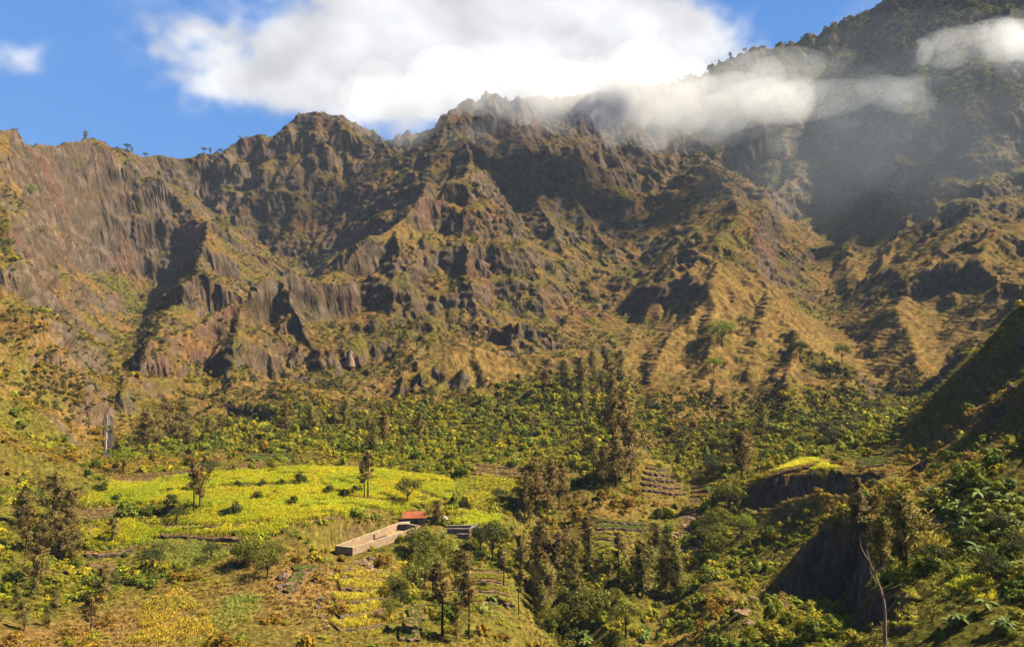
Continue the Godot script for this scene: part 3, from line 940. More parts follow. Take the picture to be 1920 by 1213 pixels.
const FLIGHTS := [   # left end, right end (pixels), how many, step down in pixels per wall, shift of both ends, height, bed, crop, words, group
	[248, 894, 385, 884, 3, 6.0, -18.0, -42.0, 0.9, 1.6, 0, "bare brown terrace wall at the back left corner of the cane field"],
	[130, 960, 218, 957, 3, 7.5, 0.0, -5.0, 0.9, 1.4, 0, "brown dry stone terrace wall at the left end of the cane field"],
	[456, 857, 546, 857, 2, 7.5, -8.0, -6.0, 1.1, 1.8, 1, "terrace wall with a green vegetable bed behind the cane field"],
	[430, 875, 500, 872, 2, 7.0, -4.0, -4.0, 0.9, 1.6, 0, "reddish terrace wall under the vegetable beds behind the cane field"],
	[298, 1009, 448, 1018, 1, 0.0, 0.0, 0.0, 1.3, 1.0, 0, "long dark retaining wall along the front of the cane field"],
	[404, 1026, 446, 1028, 2, 6.5, 0.0, 0.0, 0.6, 0.9, 2, "short wall with a strip of crop below the long retaining wall"],
	[160, 1048, 250, 1038, 1, 0.0, 0.0, 0.0, 1.6, 1.5, 0, "tall dark wall end above the rubble terraces at the left"],
	[162, 1062, 208, 1058, 3, 5.5, 4.0, 4.0, 0.6, 0.8, 0, "crumbling wall in the rubble terraces at the left"],
	[243, 1058, 266, 1056, 2, 6.0, 0.0, 0.0, 0.5, 0.8, 2, "short wall at the right of the rubble terraces"],
	[550, 1082, 576, 1078, 5, 8.0, -4.0, -5.0, 0.75, 1.0, 1, "little stepped wall with green leaves on the left point of the stony knoll"],
	[552, 1074, 616, 1056, 1, 0.0, 0.0, 0.0, 0.6, 2.2, 1, "long low wall under the bright green strip left of the stone tank"],
	[640, 1084, 748, 1070, 5, 26.0, -1.0, -7.0, 0.8, 1.0, 4, "stone wall between the yellow cane terraces below the tank"],
	[776, 1146, 800, 1148, 4, 19.0, -9.0, -4.0, 1.0, 1.6, 1, "curved terrace of bright green kale between the dark trees"],
	[1112, 986, 1212, 988, 2, 10.0, 8.0, 0.0, 1.1, 1.4, 1, "straight grey wall edged with green above the terrace rows in the gorge"],
	[1098, 1012, 1188, 1013, 4, 12.0, 0.0, -1.0, 0.6, 1.0, 2, "low wall between the green rows behind the slender bare trees"],
	[1298, 908, 1328, 908, 6, 8.5, -1.0, -5.0, 0.9, 1.2, 0, "step of the stony stream stairway, upper part"],
	[1290, 960, 1312, 962, 6, 8.0, -5.0, -4.0, 0.8, 1.1, 0, "step of the stony stream stairway, lower part"],
	[1450, 892, 1560, 894, 4, 7.0, -7.0, -16.0, 0.95, 1.3, 0, "dark brown terrace wall under the bright triangular cane patch"],
	[1612, 864, 1688, 866, 3, 7.5, -3.0, -3.0, 0.95, 1.3, 1, "terrace wall with a green edge on top of the headland"],
	[1632, 853, 1684, 855, 1, 0.0, 0.0, 0.0, 0.9, 1.2, 0, "short dark wall behind the green-edged terraces on the headland"],
	[622, 752, 702, 748, 4, 8.0, -3.0, 1.0, 0.8, 2.0, 0, "faint reddish terrace on the slope under the scree chute"],
	[1646, 727, 1682, 729, 3, 4.0, 0.0, 2.0, 0.6, 1.2, 1, "tiny green terrace in the side valley at the right"],
	[1690, 800, 1730, 802, 3, 7.0, -4.0, -3.0, 0.7, 1.4, 0, "old stone wall in the side valley at the right"],
	[405, 916, 575, 911, 1, 0.0, 0.0, 0.0, 0.7, 0.8, 0, "low dark wall that crosses the back of the cane field"],
	[300, 990, 480, 984, 1, 0.0, 0.0, 0.0, 0.7, 0.8, 0, "thin dark wall across the front third of the cane field"],
	[560, 988, 640, 974, 1, 0.0, 0.0, 0.0, 0.8, 0.9, 0, "brown wall along the right front edge of the cane field"],
	[640, 935, 760, 926, 1, 0.0, 0.0, 0.0, 0.8, 0.9, 0, "dark wall between the cane field and the plots by the thin trunks"],
	[892, 874, 990, 884, 3, 8.0, -6.0, -8.0, 0.7, 1.4, 0, "weathered stone wall in the bushes right of the cane field"],
	[1215, 880, 1262, 884, 5, 11.0, -3.0, 6.0, 0.6, 1.2, 0, "rough stone line in the rubble slope above the stream stairway"],
	[1712, 1120, 1790, 1140, 6, 13.0, -8.0, -4.0, 0.35, 1.3, 2, "row of leafy beans in the brown plot at the bottom right"],
	[884, 1070, 940, 1078, 4, 22.0, 2.0, 8.0, 0.8, 1.2, 2, "grassy stone terrace right of the two tall trunks"],
]

func make_terraces() -> void:
	kale = bush_mesh(26, 0.3, 2, 0.5, Color(0.07, 0.13, 0.02))
	cane_low = grass_mesh(10, 0.06, 0.7, Color(0.12, 0.12, 0.012), Color(0.22, 0.20, 0.02))
	var order := ["first", "second", "third", "fourth", "fifth", "sixth"]
	var beans: Vector3 = hit(1735, 1165)
	keep_clear.append(Vector3(beans.x, 8.5, beans.z))
	for q in [[1690, 1125, 6.0], [1750, 1205, 7.0], [1690, 1205, 6.0], [1790, 1150, 5.0]]:
		var w: Vector3 = hit(q[0], q[1])
		keep_clear.append(Vector3(w.x, q[2], w.z))
	dry_cane = grass_mesh(14, 0.045, 0.6, Color(0.22, 0.16, 0.02), Color(0.40, 0.33, 0.03))
	weeds = grass_mesh(9, 0.05, 0.8, Color(0.11, 0.07, 0.02), Color(0.22, 0.15, 0.045))
	for f in FLIGHTS:
		var lines := []
		for k in f[4]:
			var a: Vector3 = hit(f[0] + f[6] * k, f[1] + f[5] * k)
			var b: Vector3 = hit(f[2] + f[7] * k, f[3] + f[5] * k)
			if absf(a.z - b.z) > 0.7 * absf(a.x - b.x) + 2.0:
				b = on_ground(b.x, lerpf(-a.z, -b.z, 0.35))
			var n := clampi(int(a.distance_to(b) / 1.2), 4, 40)
			var side := Vector3(b.z - a.z, 0, a.x - b.x).normalized()
			if side.z > 0.0: side = -side
			var line := PackedVector3Array()
			for q in n + 1:
				var u := float(q) / n
				var p := a.lerp(b, u) - side * (0.045 * a.distance_to(b) * sin(PI * u)) + side * 0.9 * n1.get_noise_2d(a.x + u * 7.0, a.z + k * 3.0)
				line.append(on_ground(p.x, -p.z) + Vector3(0, -0.1, 0))
			lines.append([line, side])
		for k in lines.size():
			var line: PackedVector3Array = lines[k][0]
			var side: Vector3 = lines[k][1]
			var upper := PackedVector3Array()
			for q in line.size():
				var gap: float = f[9] * 1.3
				if k > 0:
					var above: PackedVector3Array = lines[k - 1][0]
					var w: Vector3 = above[clampi(int(round(float(q) / (line.size() - 1) * (above.size() - 1))), 0, above.size() - 1)]
					gap = clampf((w - line[q]).dot(side) - 0.15, 0.6, 6.0)
				var u := line[q] + side * gap
				upper.append(on_ground(u.x, -u.z))
			var label: String = f[11]
			if f[4] > 1: label = "%s, %s from the top" % [label, order[k]]
			terrace(line, upper, f[10], f[8] * 1.5, label, "" if f[4] == 1 else f[11].replace("wall", "walls"))
	lap("terraces")

func slab(b: Buf, a: Vector3, e: Vector3, thick: float, y0: float, y1: float, col: Color) -> void:
	# a straight masonry wall between two points in plan, built of uneven courses
	var dir := e - a
	dir.y = 0.0
	var l := dir.length()
	dir = dir / l
	var at := Basis(dir, Vector3.UP, dir.cross(Vector3.UP))
	var n := maxi(1, int(l / 1.1))
	var rows_ := maxi(1, int((y1 - y0) / 0.5))
	for r in rows_:
		for k in n:
			var w := l / n
			var h := (y1 - y0) / rows_
			var mid := a + dir * (w * (k + 0.5))
			b.box(at, Vector3(mid.x, y0 + h * (r + 0.5), mid.z), Vector3(w - 0.03, h - 0.03, thick + rng.randf_range(-0.05, 0.05)), shade(col, 0.16))
	b.box(at, Vector3((a.x + e.x) / 2, (y0 + y1) / 2, (a.z + e.z) / 2), Vector3(l - 0.1, y1 - y0 - 0.1, thick - 0.12), col * 0.8)

func make_tank() -> void:
	var A := P(630, 1022, 179.4)
	var B := P(661, 1026, 178.0)
	var Cc := P(788, 986, 196.6)
	var D := P(750, 978, 200.4)
	var top := B.y
	for p: Vector3 in [A, B, Cc, D]:
		p.y = top
	A.y = top; B.y = top; Cc.y = top; D.y = top
	var o := thing("stone_tank", Vector3(B.x, top - 2.6, B.z), "long roofless grey stone tank with sunlit walls, on the knoll beside the cane field", "tank")
	var off := -o.position
	var col := Color(0.19, 0.142, 0.095)
	var walls := [["end_wall", A, B, -5.5], ["front_wall", B, Cc, -6.0], ["far_wall", Cc, D, -3.0], ["back_wall", D, A, -5.0]]
	for w in walls:
		var b := Buf.new()
		var dir: Vector3 = (w[2] - w[1]).normalized() * 0.25
		slab(b, w[1] + off + (dir if w[0] in ["end_wall", "far_wall"] else -dir), w[2] + off - (dir if w[0] in ["end_wall", "far_wall"] else -dir), 0.5, off.y + top + w[3], off.y + top, col)
		part(w[0], b.mesh(), stone_m, o)
	var fb := Buf.new()
	fb.quad(A + off + Vector3(0, -2.2, 0), B + off + Vector3(0, -2.2, 0), Cc + off + Vector3(0, -2.0, 0), D + off + Vector3(0, -2.0, 0), Color(0.20, 0.145, 0.085))
	part("floor", fb.mesh(), stone_m, o)
	# the low dark heap of broken wall inside
	var heap := thing("rubble_heap", (A + B + Cc + D) / 4.0 + Vector3(0.4, -2.1, 0.0), "dark broken masonry with an upright stub lying inside the stone tank", "rubble")
	var hb := Buf.new()
	hb.box(Basis(Vector3.UP, 0.9), Vector3(0, 0.9, 0), Vector3(4.2, 1.0, 0.5), Color(0.05, 0.035, 0.03))
	part("wall_stub", hb.mesh(), stone_m, heap)
	var pb := Buf.new()
	pb.box(Basis(Vector3.UP, 0.9), Vector3(-1.6, 1.7, 0.8), Vector3(0.4, 1.4, 0.4), Color(0.06, 0.045, 0.035))
	part("post", pb.mesh(), stone_m, heap)
	keep_clear.append(Vector3((A.x + B.x) / 2, 4.0, (A.z + B.z) / 2))
	keep_clear.append(Vector3((A.x + B.x + Cc.x + D.x) / 4, 6.0, (A.z + B.z + Cc.z + D.z) / 4))
	keep_clear.append(Vector3((D.x + Cc.x) / 2, 8.0, (D.z + Cc.z) / 2))
	keep_clear.append(Vector3(lerpf(A.x, D.x, 0.3), 4.0, lerpf(A.z, D.z, 0.3)))
	make_house(top)

func make_house(top: float) -> void:
	# the little house with the rusty sheet roof behind the far end of the tank
	var dist := 203.0
	var w := 38.0 / F * dist
	var x0 := (757.0 - 960.0) / F * dist
	var y_top := (606.5 - 965.5) / F * dist
	var y_eave := y_top - 0.9
	var base := y_eave - 2.6
	var o := thing("house", Vector3(x0 + w / 2, base, -dist), "small stone house with a rusty red corrugated roof at the far end of the tank", "house")
	var col := Color(0.10, 0.082, 0.068)
	var h := y_eave - base
	var dpt := 3.4
	var yaw := Basis(Vector3.UP, 0.10)
	o.basis = yaw
	for s in [["front_wall", Vector3(-w / 2, 0, 0), Vector3(w / 2, 0, 0), h], ["side_wall", Vector3(-w / 2, 0, 0), Vector3(-w / 2, 0, -dpt), h], ["side_wall", Vector3(w / 2, 0, 0), Vector3(w / 2, 0, -dpt), h], ["back_wall", Vector3(-w / 2, 0, -dpt), Vector3(w / 2, 0, -dpt), h + 0.75]]:
		var b := Buf.new()
		slab(b, s[1], s[2], 0.35, -1.5, s[3], col)
		var wall := part(s[0], b.mesh(), stone_m, o)
		if s[0] == "front_wall":
			var db := Buf.new()
			db.box(Basis(), Vector3(0.5, 0.95, 0.22), Vector3(0.9, 1.9, 0.08), Color(0.05, 0.035, 0.022))
			part("door", db.mesh(), stone_m, wall)
			var nb := Buf.new()
			nb.box(Basis(), Vector3(-1.3, 1.4, 0.22), Vector3(0.7, 0.7, 0.08), Color(0.02, 0.018, 0.016))
			part("window", nb.mesh(), stone_m, wall)
	# corrugated sheets, lapped side by side
	var sheets := 6
	var sw := (w + 0.7) / sheets
	for k in sheets:
		var b := Buf.new()
		var rust := shade(Color(0.15, 0.045, 0.022), 0.22)
		var left := -w / 2 - 0.35 + k * sw
		var lift := 0.012 * (k % 2)
		for r in 12:
			var u0 := left + (sw + 0.06) * r / 12.0
			var u1 := left + (sw + 0.06) * (r + 1) / 12.0
			var a0 := 0.035 * (1.0 if r % 2 == 0 else -1.0) + lift
			var a1 := 0.035 * (1.0 if r % 2 == 1 else -1.0) + lift
			for q in 5:
				var f0 := q / 5.0
				var f1 := (q + 1) / 5.0
				var p0 := Vector3(0, lerpf(h + 0.02, h + 0.95, f0), lerpf(0.45, -dpt - 0.3, f0))
				var p1 := Vector3(0, lerpf(h + 0.02, h + 0.95, f1), lerpf(0.45, -dpt - 0.3, f1))
				b.quad(Vector3(u0, p0.y + a0, p0.z), Vector3(u1, p0.y + a1, p0.z), Vector3(u1, p1.y + a1, p1.z), Vector3(u0, p1.y + a0, p1.z), rust.lerp(Color(0.16, 0.06, 0.035), rng.randf() * 0.5 * (1.0 - f0 * 0.5)).lerp(Color(0.21, 0.08, 0.038), rng.randf() * 0.35))
		part("roof_sheet", b.mesh(), stone_m, o)
	# the shed with the flat pale roof in front of it
	var s := thing("shed", P(758, 990, 200.0) + Vector3(0, -0.6, 0), "low dark shed with a flat pale slab roof at the far end of the tank", "shed")
	for q in [["front_wall", Vector3(-1.2, 0, 0.9), Vector3(1.2, 0, 0.9)], ["back_wall", Vector3(-1.2, 0, -0.9), Vector3(1.2, 0, -0.9)], ["side_wall", Vector3(-1.2, 0, -0.9), Vector3(-1.2, 0, 0.9)], ["side_wall", Vector3(1.2, 0, -0.9), Vector3(1.2, 0, 0.9)]]:
		var b := Buf.new()
		slab(b, q[1], q[2], 0.25, -1.0, 1.9, Color(0.085, 0.07, 0.06))
		part(q[0], b.mesh(), stone_m, s)
	var rb := Buf.new()
	rb.box(Basis(Vector3(0, 0, 1), 0.04), Vector3(0, 2.02, 0), Vector3(3.0, 0.16, 2.4), Color(0.2, 0.155, 0.115))
	part("roof", rb.mesh(), stone_m, s)
	# the frame with a white sheet
	var at := hit(834, 984)
	var f := thing("sheeted_frame", at, "small post frame draped with a white sheet beside the bushy tree by the house", "shelter")
	for k in 4:
		var b := Buf.new()
		b.tube(PackedVector3Array([Vector3(-0.55 + 1.1 * (k % 2), -0.3, -0.4 + 0.8 * (k / 2)), Vector3(-0.5 + 1.0 * (k % 2), 1.7, -0.4 + 0.8 * (k / 2))]), PackedFloat32Array([0.07, 0.06]), 6, Color(0.30, 0.26, 0.24))
		part("post", b.mesh(), wood, f)
	var cb := Buf.new()
	for k in 6:
		var a0 := PI * k / 6.0
		var a1 := PI * (k + 1) / 6.0
		cb.quad(Vector3(-cos(a0) * 0.75, 1.3 + sin(a0) * 0.75, 0.6), Vector3(-cos(a1) * 0.75, 1.3 + sin(a1) * 0.75, 0.6), Vector3(-cos(a1) * 0.75, 1.35 + sin(a1) * 0.8, -0.6), Vector3(-cos(a0) * 0.75, 1.35 + sin(a0) * 0.8, -0.6), shade(Color(0.5, 0.47, 0.48), 0.06))
		cb.quad(Vector3(-cos(a0) * 0.75, 1.3 + sin(a0) * 0.75, 0.6), Vector3(-cos(a1) * 0.75, 1.3 + sin(a1) * 0.75, 0.6), Vector3(-cos(a1) * 0.74, 1.1, 0.62), Vector3(-cos(a0) * 0.74, 1.1, 0.62), Color(0.6, 0.55, 0.56))
	part("sheet", cb.mesh(), stone_m, f)
	# the stone basin to the right of the house, with a blue can on its rim
	var g := hit(862, 1006)
	var bs := thing("stone_basin", g, "low grey stone basin with a dark front, right of the trees by the house", "basin")
	var k1 := F / -g.z
	for q in [["front_wall", Vector3(-24, 0, 0) / k1, Vector3(17, 0, 0) / k1, 2.0], ["side_wall", Vector3(17, 0, 0) / k1, Vector3(32, 0, -30) / k1, 2.0], ["step_wall", Vector3(-4, 0, 9) / k1, Vector3(17, 0, 9) / k1, 0.9], ["back_wall", Vector3(-24, 0, -22) / k1, Vector3(26, 0, -26) / k1, 1.9]]:
		var b := Buf.new()
		slab(b, q[1], q[2], 0.4, -2.0, q[3], Color(0.15, 0.12, 0.095))
		part(q[0], b.mesh(), stone_m, bs)
	var can := thing("blue_can", g + Vector3(20, 0, -4) / k1 + Vector3(0, 2.0, 0), "tiny blue can on the rim of the stone basin", "can")
	var nb2 := Buf.new()
	nb2.tube(PackedVector3Array([Vector3(0, 0, 0), Vector3(0, 0.5, 0), Vector3(0, 0.56, 0)]), PackedFloat32Array([0.2, 0.2, 0.08]), 8, Color(0.06, 0.16, 0.55))
	part("body", nb2.mesh(), wood, can)
	keep_clear.append(Vector3(g.x, 6.0, g.z))
	# the thatched hut in the side valley
	var t := hit(1543, 812)
	var hut := thing("hut", t, "tiny gabled hut on the slope at the foot of the pyramid's right flank", "hut")
	for q in [["front_wall", Vector3(-1.7, 0, 1.5), Vector3(1.7, 0, 1.5)], ["back_wall", Vector3(-1.7, 0, -1.5), Vector3(1.7, 0, -1.5)], ["side_wall", Vector3(-1.7, 0, -1.5), Vector3(-1.7, 0, 1.5)], ["side_wall", Vector3(1.7, 0, -1.5), Vector3(1.7, 0, 1.5)]]:
		var b := Buf.new()
		slab(b, q[1], q[2], 0.3, -1.5, 1.7, Color(0.11, 0.085, 0.065))
		part(q[0], b.mesh(), stone_m, hut)
	for side: float in [-1.0, 1.0]:
		var b := Buf.new()
		b.quad(Vector3(side * 2.3, 1.4, 1.9), Vector3(0, 3.3, 1.9), Vector3(0, 3.3, -1.9), Vector3(side * 2.3, 1.4, -1.9), Color(0.075, 0.06, 0.05))
		part("roof_slope", b.mesh(), stone_m, hut)
	for z: float in [1.62, -1.62]:
		var gb := Buf.new()
		gb.tri(Vector3(-1.85, 1.7, z), Vector3(1.85, 1.7, z), Vector3(0, 3.2, z), Vector3(0, 0, z), Vector3(0, 0, z), Vector3(0, 0, z), Color(0.09, 0.07, 0.055))
		part("gable", gb.mesh(), stone_m, hut)
	keep_clear.append(Vector3(t.x, 5.0, t.z))
	lap("buildings")

func make_rocks() -> void:
	var kinds := [rock_mesh(0.55, Color(0.10, 0.072, 0.050)), rock_mesh(0.7, Color(0.085, 0.062, 0.046)), rock_mesh(0.6, Color(0.135, 0.092, 0.058)), rock_mesh(0.65, Color(0.065, 0.049, 0.040))]
	var groups := [
		[1290, 1000, 22, 26, 26, 1.0, "in the stony stream bed below the stairway"], [1300, 1030, 25, 14, 12, 1.5, "in the stony stream bed below the stairway"], [690, 1062, 36, 10, 26, 0.6, "in the rubble under the stone tank"], [640, 1085, 40, 8, 16, 0.5, "in the rubble under the stone tank"],
		[210, 1075, 30, 20, 26, 0.5, "on the rubble terraces at the left"], [1230, 900, 22, 28, 20, 0.7, "on the rubble slope above the stream stairway"], [600, 1150, 40, 30, 10, 0.6, "on the dry slope below the stony knoll"], [1850, 740, 30, 25, 8, 0.8, "on the brown shoulder at the right"],
		[1900, 700, 20, 20, 4, 1.0, "on the brown shoulder at the right"], [1760, 985, 22, 8, 10, 0.5, "in the clearing below the banana grove"], [700, 725, 14, 24, 10, 1.2, "in the scree chute under the dark cliff"], [530, 1105, 8, 10, 4, 1.1, "at the left foot of the stony knoll"],
		[1380, 1150, 25, 20, 10, 0.8, "in the dark gorge"], [870, 1130, 20, 20, 6, 1.0, "among the tall trunks below the tank"],
	]
	for g in groups:
		for k in g[4]:
			var p: Vector3 = hit(g[0] + rng.randfn() * g[2] * 0.7, g[1] + rng.randfn() * g[3] * 0.7)
			if near_building(p): continue
			var o := MeshInstance3D.new()
			o.name = numbered("boulder")
			var kind := rng.randi() % 4
			o.mesh = kinds[kind]
			o.material_override = stone_m
			var s: float = g[5] * rng.randf_range(0.5, 1.5)
			o.transform = Transform3D(Basis(ball(), rng.randf() * TAU).scaled(Vector3(s, s * rng.randf_range(0.6, 0.9), s)), p + Vector3(0, s * 0.15, 0))
			var bulk: String = "small" if s < 0.75 * g[5] else "middling" if s < 1.15 * g[5] else "large"
			tag(o, "%s %s boulder %s" % [bulk, ["brown", "dark brown", "tan", "blackish"][kind], g[6]], "boulder", "boulders " + g[6])
			add_child(o, true)
	# the rock needle under the dark cliff
	var nb := Buf.new()
	nb.tube(PackedVector3Array([Vector3(0, -2, 0), Vector3(0.3, 3, 0), Vector3(-0.3, 6, 0.4), Vector3(0.4, 8.5, 0), Vector3(0.6, 9.6, 0)]), PackedFloat32Array([4.2, 2.8, 2.2, 2.4, 0.6]), 7, Color(0.15, 0.105, 0.075))
	var needle := MeshInstance3D.new()
	needle.name = "rock_needle"
	needle.mesh = nb.mesh()
	needle.material_override = stone_m
	needle.position = hit(655, 684)
	tag(needle, "blunt rock needle standing at the foot of the dark overhanging cliff", "rock")
	add_child(needle)
	# the waterfall at the left
	var wf := thing("waterfall", Vector3.ZERO, "thin waterfall down the dark wet rock at the left, below the narrow ravine", "waterfall")
	var foot := hit(206, 858)
	wf.position = foot
	var rb := Buf.new()
	var cols := 9
	var rows_ := 12
	var grid := []
	for j in rows_ + 1:
		var f := float(j) / rows_
		var line := PackedVector3Array()
		for i in cols + 1:
			var u := float(i) / cols - 0.5
			line.append(hit(206.5 + u * lerpf(24.0, 14.0, f) * (1.0 + 0.5 * n1.get_noise_2d(j * 1.7, 2.0)), lerpf(860.0, 772.0, f)) - foot + Vector3(0, 0.8, 2.4 - 3.0 * u * u + 0.8 * n1.get_noise_2d(i * 7.0, j * 5.0)))
		grid.append(line)
	for j in rows_:
		for i in cols:
			rb.quad(grid[j][i], grid[j][i + 1], grid[j + 1][i + 1], grid[j + 1][i], shade(Color(0.024, 0.019, 0.017), 0.5))
	var wet := vertex_material()
	wet.roughness = 0.7
	part("wet_rock", rb.mesh(), wet, wf)
	var water := plain(Color(0.26, 0.27, 0.29), 0.4)
	for k in 3:
		var b := Buf.new()
		var u: int = [4, 5, 6][k]
		var from: int = [0, 5, 7][k]
		for j in range(from, rows_):
			var a: Vector3 = grid[j][u] + Vector3(0, 0, 0.25); var e: Vector3 = grid[j + 1][u] + Vector3(0, 0, 0.25)
			var w: float = [0.11, 0.06, 0.05][k]
			b.quad(a + Vector3(-w, 0, 0), a + Vector3(w, 0, 0), e + Vector3(w * 0.7, 0, 0), e + Vector3(-w * 0.7, 0, 0), Color.WHITE)
		part("water_strand", b.mesh(), water, wf)
	lap("rocks")

# ---------------------------------------------------------------- helpers for things
var taken := {}

func numbered(called: String) -> String:
	var n: int = taken.get(called, 0)
	taken[called] = n + 1
	return called if n == 0 else "%s_%03d" % [called, n]

func tag(o: Node, label := "", category := "", group := "", kind := "") -> void:
	if label: o.set_meta("label", label)
	if category: o.set_meta("category", category)
	if group: o.set_meta("group", group)
	if kind: o.set_meta("kind", kind)

func thing(called: String, at: Vector3, label: String, category: String, group := "") -> Node3D:
	var o := Node3D.new()
	o.name = numbered(called)
	o.position = at
	tag(o, label, category, group)
	add_child(o, true)
	return o

func part(called: String, mesh: Mesh, m: Material, parent: Node) -> MeshInstance3D:
	var o := MeshInstance3D.new()
	o.name = called
	o.mesh = mesh
	o.material_override = m
	parent.add_child(o, true)
	return o

func copy_of(o: Node3D, label: String, group := "") -> Node3D:
	var c: Node3D = o.duplicate()
	c.name = numbered(String(o.name).rstrip("0123456789").rstrip("_"))
	c.set_meta("label", label)
	if group: c.set_meta("group", group)
	elif c.has_meta("group"): c.remove_meta("group")
	add_child(c, true)
	return c

func hit(px: float, py: float, from := 40.0) -> Vector3:   # where a sight line meets the ground
	var d := from
	while d < 1300.0:
		var p := P(px, py, d)
		if ground(p.x, d) >= p.y:
			return Vector3(p.x, ground(p.x, d), -d)
		d += 0.7
	return P(px, py, 1000.0)

func crest(px: float) -> Vector3:   # the skyline in that direction
	var best := Vector3.ZERO
	var rise := -9.0
	var d := 400.0
	while d < 1280.0:
		var x := (px - 960.0) / F * d
		var h := ground(x, d)
		if h / d > rise:
			rise = h / d
			best = Vector3(x, h, -d)
		d += 1.5
	return best

func on_ground(x: float, d: float) -> Vector3:
	return Vector3(x, ground(x, d), -d)

class Buf:
	var v := PackedVector3Array()
	var n := PackedVector3Array()
	var c := PackedColorArray()
	func tri(a: Vector3, b: Vector3, e: Vector3, na: Vector3, nb: Vector3, ne: Vector3, col: Color) -> void:
		if (e - a).cross(b - a).dot(na + nb + ne) < 0.0:      # front faces run clockwise
			v.append(a); v.append(e); v.append(b)
			n.append(na); n.append(ne); n.append(nb)
		else:
			v.append(a); v.append(b); v.append(e)
			n.append(na); n.append(nb); n.append(ne)
		c.append(col); c.append(col); c.append(col)
	func quad(a: Vector3, b: Vector3, e: Vector3, f: Vector3, col: Color) -> void:
		var g := (e - a).cross(b - a).normalized()
		tri(a, b, e, g, g, g, col)
		tri(a, e, f, g, g, g, col)
	func box(at: Basis, o: Vector3, s: Vector3, col: Color) -> void:   # centre o, full size s
		for k in 3:
			for w: float in [-0.5, 0.5]:
				var ax := Vector3.ZERO; ax[k] = w * s[k]
				var u := Vector3.ZERO; u[(k + 1) % 3] = 0.5 * s[(k + 1) % 3]
				var t := Vector3.ZERO; t[(k + 2) % 3] = 0.5 * s[(k + 2) % 3]
				var g := at * (ax.normalized())
				var p := o + at * (ax - u - t); var q := o + at * (ax + u - t); var r := o + at * (ax + u + t); var z := o + at * (ax - u + t)
				tri(p, q, r, g, g, g, col)
				tri(p, r, z, g, g, g, col)
	func tube(pts: PackedVector3Array, radii: PackedFloat32Array, sides: int, col: Color) -> void:
		var rings := []
		for k in pts.size():
			var t := (pts[mini(k + 1, pts.size() - 1)] - pts[maxi(k - 1, 0)]).normalized()
			var u := t.cross(Vector3(0.31, 0.2, 0.93)).normalized()
			var w := t.cross(u)
			var ring := PackedVector3Array()
			for s in sides:
				ring.append(u * cos(TAU * s / sides) + w * sin(TAU * s / sides))
			rings.append(ring)
		for k in pts.size() - 1:
			for s in sides:
				var s2 := (s + 1) % sides
				var a: Vector3 = rings[k][s]; var b: Vector3 = rings[k][s2]; var e: Vector3 = rings[k + 1][s2]; var f: Vector3 = rings[k + 1][s]
				tri(pts[k] + a * radii[k], pts[k] + b * radii[k], pts[k + 1] + e * radii[k + 1], a, b, e, col)
				tri(pts[k] + a * radii[k], pts[k + 1] + e * radii[k + 1], pts[k + 1] + f * radii[k + 1], a, e, f, col)
	func mesh() -> ArrayMesh:
		var arr := []
		arr.resize(Mesh.ARRAY_MAX)
		arr[Mesh.ARRAY_VERTEX] = v
		arr[Mesh.ARRAY_NORMAL] = n
		arr[Mesh.ARRAY_COLOR] = c
		var m := ArrayMesh.new()
		m.add_surface_from_arrays(Mesh.PRIMITIVE_TRIANGLES, arr)
		return m

func ball() -> Vector3:
	return Vector3(rng.randfn(), rng.randfn(), rng.randfn()).normalized()

func shade(c: Color, spread: float) -> Color:
	var f := 1.0 + rng.randf_range(-spread, spread)
	return Color(c.r * f * (1.0 + rng.randf_range(-0.12, 0.12)), c.g * f, c.b * f)

func leaf_material(tint := Color(1, 1, 1), through := 0.7) -> StandardMaterial3D:
	var m := StandardMaterial3D.new()
	m.vertex_color_use_as_albedo = true
	m.albedo_color = tint
	m.roughness = 0.7
	m.metallic_specular = 0.25
	m.backlight_enabled = true
	m.backlight = Color(through, through, through * 0.6)
	m.cull_mode = BaseMaterial3D.CULL_DISABLED
	return m

func plain(c: Color, rough := 0.9) -> StandardMaterial3D:   # c in real-world (linear) values
	var m := StandardMaterial3D.new()
	m.albedo_color = c.linear_to_srgb()
	m.roughness = rough
	m.metallic_specular = 0.2
	return m

func vertex_material() -> StandardMaterial3D:
	var m := StandardMaterial3D.new()
	m.vertex_color_use_as_albedo = true
	m.roughness = 0.95
	m.metallic_specular = 0.15
	return m

func tuft_leaf(b: Buf, p: Vector3, out: Vector3, size: float, col: Color) -> void:
	var g := (out + ball() * 0.75).normalized()
	var u := g.cross(ball()).normalized()
	var w := g.cross(u)
	var soft := (g + out).normalized()
	b.tri(p + u * size, p + w * size * 0.55 - u * size * 0.4, p - w * size * 0.55 - u * size * 0.4, soft, soft, soft, col)
	b.tri(p - u * size * 0.9 + w * size * 0.3, p + w * size * 0.6 + u * size * 0.3, p - w * size * 0.5, soft, soft, soft, col)

func bush_mesh(count: int, leaf: float, lobes: int, flat: float, base: Color, spread := 0.35) -> ArrayMesh:   # about one metre in radius
	var b := Buf.new()
	var centres := PackedVector3Array()
	var sizes := PackedFloat32Array()
	for k in lobes:
		var a := rng.randf() * TAU
		var r := sqrt(rng.randf()) * 0.62
		centres.append(Vector3(cos(a) * r, rng.randf_range(0.15, 0.95) * flat * (1.1 - r * 0.6), sin(a) * r))
		sizes.append(rng.randf_range(0.28, 0.5))
	for k in count:
		var l := rng.randi() % lobes
		var o := ball()
		if o.y < -0.3: o.y = -o.y
		var col := shade(base, spread)
		if rng.randf() < 0.12: col = col.lerp(Color(0.13, 0.12, 0.02), 0.6)
		tuft_leaf(b, centres[l] + o * sizes[l] * rng.randf_range(0.7, 1.08), o, leaf * rng.randf_range(0.6, 1.35), col)
	return b.mesh()

